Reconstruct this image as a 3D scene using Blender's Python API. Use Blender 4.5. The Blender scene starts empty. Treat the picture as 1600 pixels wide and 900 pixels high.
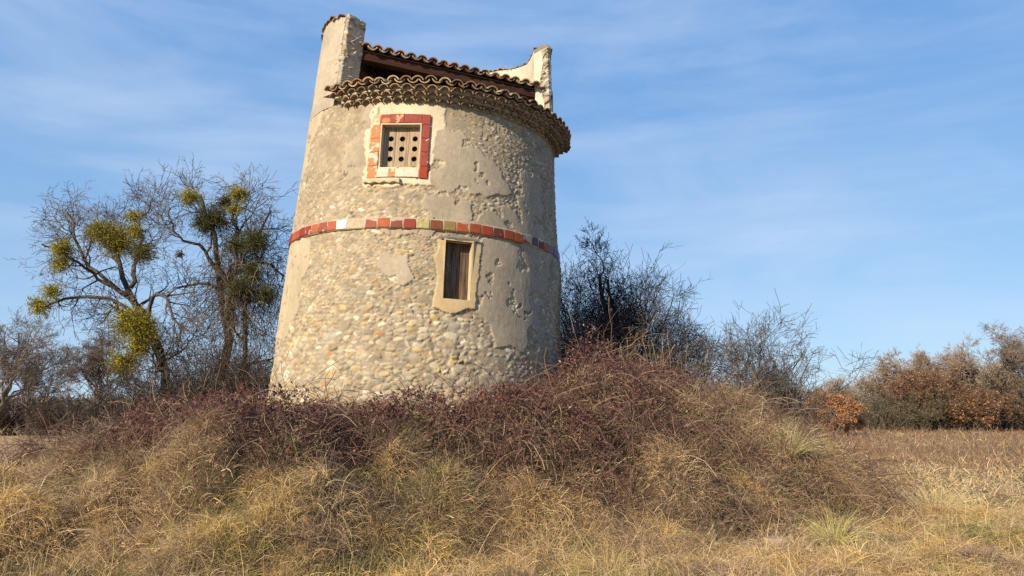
import bpy, math, random
import numpy as np

# ------------------------------------------------------------------ camera, sky, sun, exposure
SC = bpy.context.scene
COL = SC.collection
F_PX = 1128.0                      # focal length in pixels of the 1600 px wide photograph
PITCH = math.atan(190.0 / F_PX)
EYE = np.array([0.0, 0.0, 1.6])
cam_d = bpy.data.cameras.new("camera")
cam_d.sensor_width = 36.0
cam_d.lens = F_PX / 1600.0 * 36.0
cam_d.clip_start = 0.1
cam_d.clip_end = 3000.0
cam = bpy.data.objects.new("camera", cam_d)
COL.objects.link(cam)
cam.location = EYE
cam.rotation_euler = (math.radians(90) + PITCH, 0, 0)
SC.camera = cam

SUN_EL, SUN_AZ = 25.0, 40.0        # sun stands behind the camera, to its left
world = bpy.data.worlds.new("World")
SC.world = world
world.use_nodes = True
nt = world.node_tree
nt.nodes.clear()
N = nt.nodes.new
out = N('ShaderNodeOutputWorld'); bg = N('ShaderNodeBackground'); sky = N('ShaderNodeTexSky')
sky.sky_type = 'NISHITA'; sky.sun_disc = False
sky.sun_elevation = math.radians(SUN_EL); sky.sun_rotation = math.radians(180 + SUN_AZ)
sky.air_density = 1.0; sky.dust_density = 0.1; sky.ozone_density = 2.2
bg.inputs['Strength'].default_value = 0.115
tc = N('ShaderNodeTexCoord')
mp = N('ShaderNodeMapping'); mp.inputs['Scale'].default_value = (1.3, 1.3, 5.0); mp.inputs['Rotation'].default_value = (0.1, 0.28, 0.3)
n1 = N('ShaderNodeTexNoise'); n1.inputs['Scale'].default_value = 1.6; n1.inputs['Detail'].default_value = 7; n1.inputs['Roughness'].default_value = 0.55; n1.inputs['Distortion'].default_value = 0.5
r1 = N('ShaderNodeMapRange'); r1.inputs['From Min'].default_value = 0.42; r1.inputs['From Max'].default_value = 0.78; r1.inputs['To Max'].default_value = 0.5
mp2 = N('ShaderNodeMapping'); mp2.inputs['Scale'].default_value = (0.8, 0.8, 9.0); mp2.inputs['Rotation'].default_value = (0.0, 0.1, 1.0)
n2 = N('ShaderNodeTexNoise'); n2.inputs['Scale'].default_value = 2.2; n2.inputs['Detail'].default_value = 8
r2 = N('ShaderNodeMapRange'); r2.inputs['From Min'].default_value = 0.5; r2.inputs['From Max'].default_value = 0.8; r2.inputs['To Max'].default_value = 0.22
ad = N('ShaderNodeMath'); ad.operation = 'ADD'; ad.use_clamp = True
mx = N('ShaderNodeMixRGB'); mx.inputs['Color2'].default_value = (4.0, 4.8, 6.0, 1)
L = nt.links.new
L(tc.outputs['Generated'], mp.inputs[0]); L(mp.outputs[0], n1.inputs['Vector']); L(n1.outputs[0], r1.inputs[0])
L(tc.outputs['Generated'], mp2.inputs[0]); L(mp2.outputs[0], n2.inputs['Vector']); L(n2.outputs[0], r2.inputs[0])
L(r1.outputs[0], ad.inputs[0]); L(r2.outputs[0], ad.inputs[1]); L(ad.outputs[0], mx.inputs['Fac'])
sx = N('ShaderNodeSeparateXYZ'); L(tc.outputs['Generated'], sx.inputs[0])
rz = N('ShaderNodeMapRange'); rz.inputs['From Min'].default_value = 0.0; rz.inputs['From Max'].default_value = 0.6
L(sx.outputs[2], rz.inputs[0])
gr0 = N('ShaderNodeMixRGB'); gr0.inputs['Color1'].default_value = (2.3, 3.7, 5.3, 1); gr0.inputs['Color2'].default_value = (0.62, 1.95, 4.6, 1)
L(rz.outputs[0], gr0.inputs['Fac'])
gr1 = N('ShaderNodeMixRGB'); gr1.inputs['Fac'].default_value = 0.8
L(sky.outputs[0], gr1.inputs['Color1']); L(gr0.outputs[0], gr1.inputs['Color2'])
L(gr1.outputs[0], mx.inputs['Color1']); L(mx.outputs[0], bg.inputs[0]); L(bg.outputs[0], out.inputs[0])

sun_d = bpy.data.lights.new("sun", 'SUN'); sun_d.energy = 5.0; sun_d.angle = math.radians(0.53); sun_d.color = (1.0, 0.86, 0.65)
sun = bpy.data.objects.new("sun", sun_d); COL.objects.link(sun)
sun.rotation_euler = (math.radians(90 - SUN_EL), 0, math.radians(-SUN_AZ))
SC.view_settings.view_transform = 'Standard'; SC.view_settings.look = 'None'
SC.view_settings.exposure = 0.52; SC.view_settings.gamma = 1.0
SC.view_settings.use_curve_mapping = False
SC.cycles.use_denoising = False
SC.cycles.max_bounces = 6; SC.cycles.diffuse_bounces = 3; SC.cycles.transparent_max_bounces = 4

# ------------------------------------------------------------------ helpers
RNG = np.random.default_rng(7)

def at(px, py, Y):
    """world point seen at photo pixel (px, py) at world distance y = Y"""
    c, s = math.cos(PITCH), math.sin(PITCH)
    a, b = (px - 800) / F_PX, (450 - py) / F_PX
    d = np.array([a, c - b * s, s + b * c])
    return EYE + d * (Y / d[1])

def _h(ix, iy, seed):
    n = (ix.astype(np.int64) * 374761393 + iy.astype(np.int64) * 668265263 + seed * 1442695041) & 0xffffffff
    n = ((n ^ (n >> 13)) * 1274126177) & 0xffffffff
    return ((n ^ (n >> 16)) & 0xffffff) / float(0xffffff)

def vn(x, y, seed=0):
    x = np.asarray(x, float); y = np.asarray(y, float)
    xi = np.floor(x); yi = np.floor(y); fx = x - xi; fy = y - yi
    fx = fx * fx * (3 - 2 * fx); fy = fy * fy * (3 - 2 * fy)
    a = _h(xi, yi, seed); b = _h(xi + 1, yi, seed); c = _h(xi, yi + 1, seed); d = _h(xi + 1, yi + 1, seed)
    return (a * (1 - fx) + b * fx) * (1 - fy) + (c * (1 - fx) + d * fx) * fy

def fbm(x, y, seed=0, o=4):
    s = 0; a = 1; t = 0
    for k in range(o):
        s = s + a * vn(np.asarray(x) * 2 ** k + 17.3 * k, np.asarray(y) * 2 ** k - 9.1 * k, seed + k); t += a; a *= 0.5
    return s / t

def sstep(a, b, x):
    t = np.clip((x - a) / (b - a), 0, 1)
    return t * t * (3 - 2 * t)

def tag(o, label=None, cat=None, group=None, kind=None):
    if label: o['label'] = label
    if cat: o['category'] = cat
    if group: o['group'] = group
    if kind: o['kind'] = kind
    return o

def empty(name, loc=(0, 0, 0), parent=None):
    o = bpy.data.objects.new(name, None); COL.objects.link(o); o.location = loc
    if parent: o.parent = parent
    return o

def mesh_obj(name, V, faces, mat, parent=None, col=None, smooth=False, loc=None):
    """faces: list of integer arrays (n,3) / (n,4)"""
    me = bpy.data.meshes.new(name)
    V = np.asarray(V, np.float32)
    if loc is not None: V = V - np.asarray(loc, np.float32)
    me.vertices.add(len(V)); me.vertices.foreach_set('co', V.ravel())
    faces = [np.asarray(f, np.int32) for f in faces if len(f)]
    ls = np.concatenate([f.ravel() for f in faces])
    cnt = np.concatenate([np.full(len(f), f.shape[1], np.int32) for f in faces])
    st = np.concatenate([[0], np.cumsum(cnt)[:-1]]).astype(np.int32)
    me.loops.add(len(ls)); me.loops.foreach_set('vertex_index', ls)
    me.polygons.add(len(cnt)); me.polygons.foreach_set('loop_start', st)
    if smooth: me.polygons.foreach_set('use_smooth', np.ones(len(cnt), bool))
    else: me.polygons.foreach_set('use_smooth', np.zeros(len(cnt), bool))
    if col is not None:
        a = me.color_attributes.new('Col', 'FLOAT_COLOR', 'POINT')
        c4 = np.ones((len(V), 4), np.float32); c4[:, :3] = col
        a.data.foreach_set('color', c4.ravel())
    me.update(calc_edges=True)
    me.materials.append(mat)
    o = bpy.data.objects.new(name, me); COL.objects.link(o)
    if loc is not None: o.location = loc
    if parent: o.parent = parent
    return o

def grid_faces(nr, nc, off=0, wrap=False):
    r = np.arange(nr - 1)[:, None]; c = np.arange(nc if wrap else nc - 1)[None]
    c2 = (c + 1) % nc
    return np.stack([r * nc + c, r * nc + c2, (r + 1) * nc + c2, (r + 1) * nc + c], -1).reshape(-1, 4) + off

class MB:
    def __init__(s): s.V = []; s.F = []; s.C = []; s.n = 0
    def add(s, V, F, col=(1, 1, 1)):
        V = np.asarray(V, float).reshape(-1, 3); F = np.asarray(F)
        s.V.append(V); s.F.append(F + s.n)
        c = np.asarray(col, float); s.C.append(np.broadcast_to(c, (len(V), 3)) if c.ndim == 1 else c)
        s.n += len(V)
    def build(s, name, mat, parent=None, smooth=False, loc=None):
        return mesh_obj(name, np.concatenate(s.V), s.F, mat, parent, np.concatenate(s.C), smooth, loc)

BOXF = np.array([[0, 1, 3, 2], [4, 6, 7, 5], [0, 4, 5, 1], [2, 3, 7, 6], [0, 2, 6, 4], [1, 5, 7, 3]])
def box_pts(o, ax, ay, az):
    """corner o plus edge vectors"""
    o, ax, ay, az = map(np.asarray, (o, ax, ay, az))
    return np.array([o + i * ax + j * ay + k * az for i in (0, 1) for j in (0, 1) for k in (0, 1)])

def nrm(v): return v / (np.linalg.norm(v, axis=-1, keepdims=True) + 1e-9)

def tubes(P, R, sides=4):
    """P (N,K,3) polylines, R (N,K) radii -> verts, quad faces"""
    Nn, K, _ = P.shape
    T = nrm(np.gradient(P, axis=1))
    ref = np.where(np.abs(T[:, :1, 2:3]) > 0.9, np.array([1.0, 0, 0]), np.array([0, 0, 1.0]))
    A = nrm(np.cross(T, np.broadcast_to(ref, T.shape))); B = np.cross(T, A)
    th = np.arange(sides) / sides * 2 * np.pi
    ring = A[:, :, None] * np.cos(th)[None, None, :, None] + B[:, :, None] * np.sin(th)[None, None, :, None]
    V = P[:, :, None] + ring * R[:, :, None, None]
    base = (np.arange(Nn) * K * sides)[:, None, None]
    k = (np.arange(K - 1) * sides)[None, :, None]; s = np.arange(sides)[None, None]
    s2 = (s + 1) % sides
    Fq = np.stack([base + k + s, base + k + s2, base + k + sides + s2, base + k + sides + s], -1).reshape(-1, 4)
    return V.reshape(-1, 3), Fq

def ribbons(P, W, rng):
    """flat tapering strips; P (N,K,3), W (N,K) half widths"""
    Nn, K, _ = P.shape
    T = nrm(np.gradient(P, axis=1))
    rnd = rng.normal(size=(Nn, 1, 3))
    S = nrm(np.cross(T, rnd))
    V = np.stack([P - S * W[..., None], P + S * W[..., None]], 2)
    base = (np.arange(Nn) * K * 2)[:, None]; k = (np.arange(K - 1) * 2)[None]
    F = np.stack([base + k, base + k + 1, base + k + 3, base + k + 2], -1).reshape(-1, 4)
    return V.reshape(-1, 3), F

def rep(c, n): return np.repeat(c, n, axis=0)

# ------------------------------------------------------------------ materials
def mat_new(name):
    m = bpy.data.materials.new(name); m.use_nodes = True
    m.node_tree.nodes.clear(); return m, m.node_tree

def attr_mat(name, rough=0.85, trans=0.0, bump=0.0, bscale=60, vary=0.0, vscale=8, spec=0.2):
    m, t = mat_new(name); n = t.nodes.new; l = t.links.new
    o = n('ShaderNodeOutputMaterial'); p = n('ShaderNodeBsdfPrincipled'); a = n('ShaderNodeAttribute'); a.attribute_name = 'Col'
    p.inputs['Roughness'].default_value = rough; p.inputs['Specular IOR Level'].default_value = spec
    src = a.outputs['Color']
    if vary:
        tx = n('ShaderNodeTexNoise'); tx.inputs['Scale'].default_value = vscale; tx.inputs['Detail'].default_value = 8; tx.inputs['Roughness'].default_value = 0.65
        c = n('ShaderNodeTexCoord'); l(c.outputs['Object'], tx.inputs['Vector'])
        mr = n('ShaderNodeMapRange'); mr.inputs['From Min'].default_value = 0.25; mr.inputs['From Max'].default_value = 0.75
        mr.inputs['To Min'].default_value = 1 - vary; mr.inputs['To Max'].default_value = 1 + vary
        l(tx.outputs[0], mr.inputs[0])
        v = n('ShaderNodeVectorMath'); v.operation = 'SCALE'; l(src, v.inputs[0]); l(mr.outputs[0], v.inputs['Scale']); src = v.outputs[0]
    l(src, p.inputs['Base Color'])
    if bump:
        tb = n('ShaderNodeTexNoise'); tb.inputs['Scale'].default_value = bscale; tb.inputs['Detail'].default_value = 6; tb.inputs['Roughness'].default_value = 0.6
        c2 = n('ShaderNodeTexCoord'); l(c2.outputs['Object'], tb.inputs['Vector'])
        b = n('ShaderNodeBump'); b.inputs['Distance'].default_value = bump; b.inputs['Strength'].default_value = 0.8
        l(tb.outputs[0], b.inputs['Height']); l(b.outputs[0], p.inputs['Normal'])
    if trans:
        tr = n('ShaderNodeBsdfTranslucent'); l(src, tr.inputs['Color']); mxs = n('ShaderNodeMixShader'); mxs.inputs[0].default_value = trans
        l(p.outputs[0], mxs.inputs[1]); l(tr.outputs[0], mxs.inputs[2]); l(mxs.outputs[0], o.inputs[0])
    else: l(p.outputs[0], o.inputs[0])
    return m

M_WALL = attr_mat('old_masonry', 0.95, bump=0.006, bscale=55, vary=0.16, vscale=14, spec=0.1)
M_TILE = attr_mat('clay_roof_tile', 0.9, bump=0.004, bscale=70, vary=0.35, vscale=16, spec=0.15)
M_GLAZED = attr_mat('painted_terracotta', 0.6, bump=0.002, bscale=60, vary=0.22, vscale=22, spec=0.15)
M_GRASS = attr_mat('dry_grass', 0.75, trans=0.35, spec=0.3)
M_LEAF = attr_mat('leaf', 0.7, trans=0.3, spec=0.2)
M_TWIG = attr_mat('bark', 0.9, spec=0.1, vary=0.25, vscale=5)
M_STONE = attr_mat('field_stone', 0.9, bump=0.01, bscale=20, vary=0.25, vscale=9)

def wood_mat(name, c1, c2, scale=(30, 30, 1.6)):
    m, t = mat_new(name); n = t.nodes.new; l = t.links.new
    o = n('ShaderNodeOutputMaterial'); p = n('ShaderNodeBsdfPrincipled'); p.inputs['Roughness'].default_value = 0.85; p.inputs['Specular IOR Level'].default_value = 0.15
    c = n('ShaderNodeTexCoord'); mp_ = n('ShaderNodeMapping'); mp_.inputs['Scale'].default_value = scale
    tx = n('ShaderNodeTexNoise'); tx.inputs['Scale'].default_value = 1.6; tx.inputs['Detail'].default_value = 8; tx.inputs['Roughness'].default_value = 0.7
    rp = n('ShaderNodeValToRGB'); rp.color_ramp.elements[0].position = 0.35; rp.color_ramp.elements[1].position = 0.68
    rp.color_ramp.elements[0].color = (*c1, 1); rp.color_ramp.elements[1].color = (*c2, 1)
    b = n('ShaderNodeBump'); b.inputs['Distance'].default_value = 0.006
    l(c.outputs['Object'], mp_.inputs[0]); l(mp_.outputs[0], tx.inputs['Vector']); l(tx.outputs[0], rp.inputs[0]); l(rp.outputs[0], p.inputs['Base Color'])
    l(tx.outputs[0], b.inputs['Height']); l(b.outputs[0], p.inputs['Normal']); l(p.outputs[0], o.inputs[0])
    return m
M_DOOR = wood_mat('weathered_door_wood', (0.04, 0.027, 0.02), (0.21, 0.145, 0.10))
M_BOARD = wood_mat('warm_board_wood', (0.22, 0.15, 0.09), (0.50, 0.39, 0.26))
M_BEAM = wood_mat('red_brown_beam', (0.022, 0.011, 0.008), (0.085, 0.035, 0.022), (2, 2, 20))
M_LINTEL = wood_mat('grey_driftwood', (0.10, 0.085, 0.07), (0.30, 0.26, 0.21), (3, 3, 40))
m_, t_ = mat_new('dark_glass'); p_ = t_.nodes.new('ShaderNodeBsdfPrincipled'); o_ = t_.nodes.new('ShaderNodeOutputMaterial')
p_.inputs['Base Color'].default_value = (0.02, 0.045, 0.04, 1); p_.inputs['Roughness'].default_value = 0.25; t_.links.new(p_.outputs[0], o_.inputs[0]); M_GLASS = m_

def ground_mat():
    m, t = mat_new('dry_soil'); n = t.nodes.new; l = t.links.new
    o = n('ShaderNodeOutputMaterial'); p = n('ShaderNodeBsdfPrincipled'); p.inputs['Roughness'].default_value = 1.0; p.inputs['Specular IOR Level'].default_value = 0.05
    a = n('ShaderNodeAttribute'); a.attribute_name = 'Col'
    c = n('ShaderNodeTexCoord')
    t1 = n('ShaderNodeTexNoise'); t1.inputs['Scale'].default_value = 2.5; t1.inputs['Detail'].default_value = 12; t1.inputs['Roughness'].default_value = 0.7
    mr = n('ShaderNodeMapRange'); mr.inputs['From Min'].default_value = 0.3; mr.inputs['From Max'].default_value = 0.7; mr.inputs['To Min'].default_value = 0.55; mr.inputs['To Max'].default_value = 1.45
    v = n('ShaderNodeVectorMath'); v.operation = 'SCALE'
    b = n('ShaderNodeBump'); b.inputs['Distance'].default_value = 0.05; b.inputs['Strength'].default_value = 0.9
    t2 = n('ShaderNodeTexNoise'); t2.inputs['Scale'].default_value = 12; t2.inputs['Detail'].default_value = 8
    l(c.outputs['Object'], t1.inputs['Vector']); l(c.outputs['Object'], t2.inputs['Vector']); l(t1.outputs[0], mr.inputs[0])
    l(a.outputs['Color'], v.inputs[0]); l(mr.outputs[0], v.inputs['Scale']); l(v.outputs[0], p.inputs['Base Color'])
    l(t2.outputs[0], b.inputs['Height']); l(b.outputs[0], p.inputs['Normal']); l(p.outputs[0], o.inputs[0])
    return m

# ------------------------------------------------------------------ terrain
TX, TY = -1.577, 12.4
_A = np.array([-180, -150, -138, -117, -90, -60, -44, -32, -15, 0, 20, 60, 90, 135, 180.])
_RF = np.array([8.3, 8.5, 8.4, 6.7, 5.0, 4.9, 5.0, 6.0, 7.4, 8.15, 8.0, 7.1, 7, 6.4, 8.3])
_RT = np.array([3.2, 2.6, 2.4, 2.3, 2.2, 2.3, 2.6, 3.2, 4.0, 4.6, 4.6, 4.2, 4.0, 3.6, 3.2])
_HH = np.array([0.75, 0.85, 1.0, 1.3, 1.4, 1.45, 1.62, 1.66, 1.68, 1.66, 1.62, 1.6, 1.4, 0.8, 0.8])

def mound(x, y):
    dx, dy = x - TX, y - TY
    r = np.hypot(dx, dy); a = np.degrees(np.arctan2(dy, dx))
    rf, rt, hh = np.interp(a, _A, _RF), np.interp(a, _A, _RT), np.interp(a, _A, _HH)
    rf = rf + 0.9 * (fbm(x * 0.5, y * 0.5, 5, 3) - 0.5)
    t = np.clip((rf - r) / (rf - rt), 0, 1)
    return hh * np.sin(t * np.pi / 2) ** 1.25, t, r, a

_B = np.random.default_rng(99)
BUMPS = [(x_, y_, r_, h_) for x_, y_, r_, h_ in zip(_B.uniform(-9, 7, 120), _B.uniform(6.6, 11.5, 120), _B.uniform(.25, .7, 120), _B.uniform(.12, .32, 120))]
BUMPS += [(-2.6, 8.3, .6, .42), (-3.4, 8.0, .7, .45), (-.7, 8.2, .5, .35), (-1.9, 7.6, .65, .35), (.2, 8.5, .5, .3), (2.0, 9.3, .7, .35), (3.6, 10.2, .8, .4), (-1.2, 8.9, .6, .4)]

def G(x, y):
    x = np.asarray(x, float); y = np.asarray(y, float)
    m, t, r, a = mound(x, y)
    hum = (fbm(x * 0.75 + 3, y * 0.75, 11, 2) - 0.5) * 0.42 + (fbm(x * 1.9, y * 1.9 + 5, 23, 2) - 0.5) * 0.34
    rd_ = 1 - np.abs(2 * fbm(x * .8 + 1.7, y * .8 + 4.2, 17, 3) - 1)
    hum = hum + (rd_ - .8) * 0.28 + (1 - np.abs(2 * vn(x * 2.1, y * 2.1, 19) - 1) - .5) * .13
    mask = np.clip(t * 2.5, 0, 1) * (0.35 + 0.65 * np.clip(1.25 - t, 0, 1))
    near = np.clip(1 - np.hypot(x, y - 10) / 60, 0, 1)
    flat = (fbm(x * 0.35, y * 0.35, 31, 3) - 0.5) * 0.22 * near + (fbm(x * 1.7, y * 1.7, 37, 3) - 0.5) * 0.12 * np.clip(1 - np.hypot(x, y) / 40, 0, 1)
    bp_ = 0
    for bx_, by_, br_, bh_ in BUMPS:
        q_ = np.clip(1 - ((x - bx_) ** 2 + ((y - by_) * 1.25) ** 2) / br_ ** 2, 0, 1)
        bp_ = np.maximum(bp_, 1.15 * bh_ * q_ ** .75)
    return m + hum * mask + flat + bp_ * np.clip(t * 4 + .15, 0, 1) * sstep(2.5, 3.2, r)

def axis(segs):
    v = []
    for a, b, d in segs: v += list(np.arange(a, b, d))
    v.append(segs[-1][1]); return np.array(v)
gx = axis([(-900, -200, 70), (-200, -60, 14), (-60, -16, 2), (-16, 14, 0.1), (14, 60, 1.5), (60, 200, 14), (200, 901, 70)])
gy = axis([(-60, 0, 6), (0, 4, 0.5), (4, 20, 0.1), (20, 40, 0.8), (40, 120, 4), (120, 400, 35), (400, 1600, 120)])
GX, GY = np.meshgrid(gx, gy)
GZ = G(GX, GY)
gm, gt, gr, ga = mound(GX, GY)
n_ = fbm(GX * 0.25, GY * 0.25, 41, 4)[..., None]
gc = np.array([0.16, 0.115, 0.065]) * (1 - n_) + np.array([0.21, 0.155, 0.085]) * n_
onm = np.clip(gt * 3, 0, 1)[..., None]
gc = gc * (1 - onm) + np.array([0.085, 0.062, 0.038]) * onm  # soil colour darkened over the mound so its hollows read as shade
soil = (sstep(-4, -9, GX) * sstep(19, 23, GY) * (1 - sstep(75, 95, GY)))[..., None]   # ploughed strip on the left
gc = gc * (1 - soil) + np.array([0.44, 0.29, 0.15]) * soil
V = np.stack([GX, GY, GZ], -1).reshape(-1, 3)
tag(mesh_obj('ground', V, [grid_faces(len(gy), len(gx))], ground_mat(), col=gc.reshape(-1, 3), smooth=True), kind='structure')

# ------------------------------------------------------------------ the tower
LEAN = 0.0372
Z0 = 1.8
root = empty('round_tower', (TX, TY, Z0))
root.rotation_euler = (0, LEAN, 0)
tag(root, 'leaning round rubble stone dovecote tower with red tile band and clay eaves on the mound', 'tower')

def rad(z): return 2.441 - 0.0619 * (z - 1.8)
def cyl(phi_deg, r, z):
    """tower coordinates; phi 0 faces the camera, + to the right; z as height above the field"""
    p = np.radians(phi_deg)
    return np.stack(np.broadcast_arrays(r * np.sin(p), -r * np.cos(p), np.asarray(z, float) - Z0), -1)

def inpoly(x, y, poly):
    inside = np.zeros(x.shape, bool); n = len(poly); j = n - 1
    for i in range(n):
        xi, yi = poly[i]; xj, yj = poly[j]
        if yi != yj:
            inside ^= ((yi > y) != (yj > y)) & (x < (xj - xi) * (y - yi) / (yj - yi) + xi)
        j = i
    return inside

STONE_PAL = np.array([[.40, .33, .23], [.45, .38, .27], [.50, .44, .34], [.36, .31, .23], [.33, .29, .23], [.43, .33, .19], [.50, .45, .36],
                      [.30, .27, .22], [.42, .36, .28], [.38, .29, .19], [.48, .42, .33], [.34, .32, .28]])

def stone_field(U, Vv, sizes, seed, dens=1.0):
    """U, Vv: 1-D metre coordinates of a grid; sizes(u,v)->(a,b) half axes.  Returns relief height, stone colour, id mask"""
    rng = np.random.default_rng(seed)
    H = np.full((len(Vv), len(U)), -1.0); C = np.zeros((len(Vv), len(U), 3)); 
    du, dv = U[1] - U[0], Vv[1] - Vv[0]
    v = Vv[0]; row = 0
    items = []
    while v < Vv[-1]:
        _, b0 = sizes(0, v)
        u = U[0] + rng.uniform(-.1, 0)
        lean = (0.45 if row % 2 else -0.3) * rng.uniform(0.2, 1.0)
        while u < U[-1]:
            a, b = sizes(u, v); k = rng.uniform(0.6, 1.3) ; a *= k; b *= k * rng.uniform(0.75, 1.1)
            if rng.random() < 0.12: q_ = rng.uniform(1.2, 1.7); a *= q_; b *= q_ * 1.1
            items.append((u + a, v + rng.normal() * b * 0.35, a, b, lean + rng.normal() * 0.28, rng.uniform(0.016, 0.033)))
            u += 2 * a * rng.uniform(0.92, 1.12)
        v += 2 * b0 * 0.95; row += 1
    for _ in range(int(len(items) * 0.9 * dens)):
        u = rng.uniform(U[0], U[-1]); v = rng.uniform(Vv[0], Vv[-1]); a, b = sizes(u, v); k = rng.uniform(.3, .6)
        items.append((u, v, a * k, b * k, rng.normal() * 0.5, rng.uniform(0.014, 0.026)))
    for (u, v, a, b, th, h) in items:
        R = max(a, b) * 1.15
        i0, i1 = np.searchsorted(Vv, [v - R, v + R]); j0, j1 = np.searchsorted(U, [u - R, u + R])
        if i1 <= i0 or j1 <= j0: continue
        X = U[j0:j1][None] - u; Y = Vv[i0:i1][:, None] - v
        c, s = math.cos(th), math.sin(th)
        xx = (X * c + Y * s) / a; yy = (-X * s + Y * c) / b
        ang = np.arctan2(yy, xx); k1, k2 = rng.uniform(0, 6.28, 2)
        wob = 1 + 0.09 * np.sin(2 * ang + k1) + 0.07 * np.sin(3 * ang + k2)
        pw = rng.uniform(1.8, 3.4); fa = rng.uniform(0, 6.28); fk = rng.uniform(.55, 1.0)
        d = (np.abs(xx) ** pw + np.abs(yy) ** pw) / wob
        cut = (xx * math.cos(fa) + yy * math.sin(fa)) > fk           # a broken side
        tl = 1 + rng.normal() * .28 * xx + (rng.normal() * .28 + .1) * yy
        dome = np.where((d < 1) & ~cut, h * np.clip(1 - d, 0, 1) ** rng.uniform(.22, .45) * tl, -1)
        sub = H[i0:i1, j0:j1]; m = dome > sub
        sub[m] = dome[m]
        base = STONE_PAL[rng.integers(len(STONE_PAL))] * rng.uniform(0.62, 1.08)
        q = rng.random()
        if q < 0.008: base = np.array([.42, .20, .11])
        elif q < 0.03: base = np.array([.60, .56, .48])
        elif q < 0.075: base = np.array([.47, .35, .17])
        C[i0:i1, j0:j1][m] = base
    return H, C

# --- outer wall, front sheet
PH = np.arange(-100, 100.01, 0.29)
ZZ = np.arange(1.0, 6.32, 0.0125)
UU = np.radians(PH) * 2.3
def sz(u, v):
    if v < 3.05: return (0.055, 0.031) if v > 2.75 or v < 2.0 else (0.064, 0.037)
    if v < 4.25: return (0.044, 0.018) if v > 3.4 else (0.052, 0.026)
    return (0.046, 0.021)
Hs, Cs = stone_field(UU, ZZ, sz, 3)
PHg, Zg = np.meshgrid(PH, ZZ); Ug = np.radians(PHg) * 2.3
wob = (fbm(Ug * 3.2, Zg * 3.2, 51, 4) - 0.5); wob2 = (fbm(Ug * 3.2 + 40, Zg * 3.2, 57, 4) - 0.5)
Pw, Zw = PHg + wob * 9, Zg + wob2 * 0.36
def sd(poly): return inpoly(Pw, Zw, poly)
# plaster patches (angle, height), smooth render that still clings to the wall
smooth = sd([(-110, 9), (-110, 2.45), (-53, 2.65), (-47, 2.9), (-45, 3.3), (-43, 3.7), (-45, 4.1), (-60, 4.3), (-75, 4.5), (-66, 5.2), (-58, 5.7), (-50, 6.1), (-47, 9)])
smooth |= sd([(-33, 5.0), (-19, 4.95), (-18, 5.8), (-24, 5.75), (-30, 5.5)])
smooth |= sd([(-21, 4.82), (10, 4.86), (9, 6.5), (-21, 6.3)])
smooth |= sd([(8, 4.85), (8, 5.75), (16, 5.75), (26, 5.45), (34, 5.3), (40, 4.95), (30, 4.8), (14, 4.78)])
smooth |= sd([(4, 4.2), (44, 4.25), (44, 4.6), (26, 4.62), (14, 4.75), (4, 4.72)])
smooth |= sd([(44, 4.2), (62, 4.2), (60, 5.35), (47, 5.4), (44, 4.9)])
smooth |= sd([(24, 4.2), (72, 4.2), (62, 3.75), (60, 3.3), (54, 2.85), (50, 2.95), (44, 2.5), (33, 2.55), (26, 3.1), (23, 3.3)])
smooth |= sd([(-10, 3.75), (-1, 3.78), (1, 3.5), (-2, 3.35), (-7, 3.4)]) | sd([(-31, 3.7), (-26, 3.6), (-28, 3.3), (-33, 3.25)])
smooth |= sd([(-4, 4.06), (9, 4.08), (11, 4.2), (-14, 4.2), (-12, 4.1)])
rough_zone = sd([(26, 3.1), (60, 3.1), (54, 1.2), (22, 1.2), (23, 2.7)]) | sd([(8, 5.7), (8, 6.3), (30, 6.3), (26, 5.5)]) | sd([(-50, 4.9), (-20, 4.85), (-20, 6.3), (-52, 6.3)])
tan_sur = inpoly(PHg + wob * 4, Zg + wob2 * 0.12, [(10.3, 3.04), (18, 2.97), (25.2, 3.07), (26.2, 3.4), (26.6, 4.07), (10.8, 4.04), (10.6, 3.6)])
mort = 0.0015 + 0.017 * fbm(Ug * 2.2, Zg * 2.2, 61, 4) + 0.006 * fbm(Ug * 14, Zg * 14, 63, 3)
mort -= 0.003 * sstep(3.15, 2.95, Zg)
mort += 0.003 * sstep(4.3, 4.6, Zg) + 0.007 * rough_zone + 0.002 * sstep(3.1, 3.5, Zg)
Hm = np.maximum(Hs, mort)
isst = (Hs > mort)[..., None]
n1_ = fbm(Ug * 2.5, Zg * 2.5, 71, 5)[..., None]; n2_ = fbm(Ug * 9, Zg * 9, 77, 4)[..., None]
mcol = np.array([.31, .26, .195]) * (0.65 + 0.6 * n2_) + 0.03 * (n1_ - .5)
C = np.where(isst, (Cs * .8 + .2 * np.array([.40, .335, .24])) * (0.75 + 0.45 * n2_), mcol)
pl_h = 0.038 + 0.006 * wob + 0.004 * (fbm(Ug * 22, Zg * 10, 81, 3) - 0.5)
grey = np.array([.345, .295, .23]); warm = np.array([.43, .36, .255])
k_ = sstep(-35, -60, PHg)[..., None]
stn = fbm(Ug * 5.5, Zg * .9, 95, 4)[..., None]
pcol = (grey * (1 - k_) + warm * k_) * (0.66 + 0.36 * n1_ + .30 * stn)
pcol = np.where((Zg < 3.6)[..., None] & (PHg > 50)[..., None] & (n1_ > .42), np.array([.33, .27, .23]), pcol)
thin = smooth & (fbm(Ug * 5, Zg * 5, 91, 4) > 0.64)              # places where the render has gone thin
Hm = np.where(smooth, np.where(thin, np.maximum(0.022, Hs), pl_h), Hm)
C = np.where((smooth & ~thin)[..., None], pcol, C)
lime = smooth & inpoly(Pw, Zw, [(-21, 4.82), (8.5, 4.86), (8.5, 6.5), (-19, 6.3)])
C = np.where((lime & ~thin)[..., None], np.array([.56, .49, .37]) * (0.85 + 0.3 * n1_), C)
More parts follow.
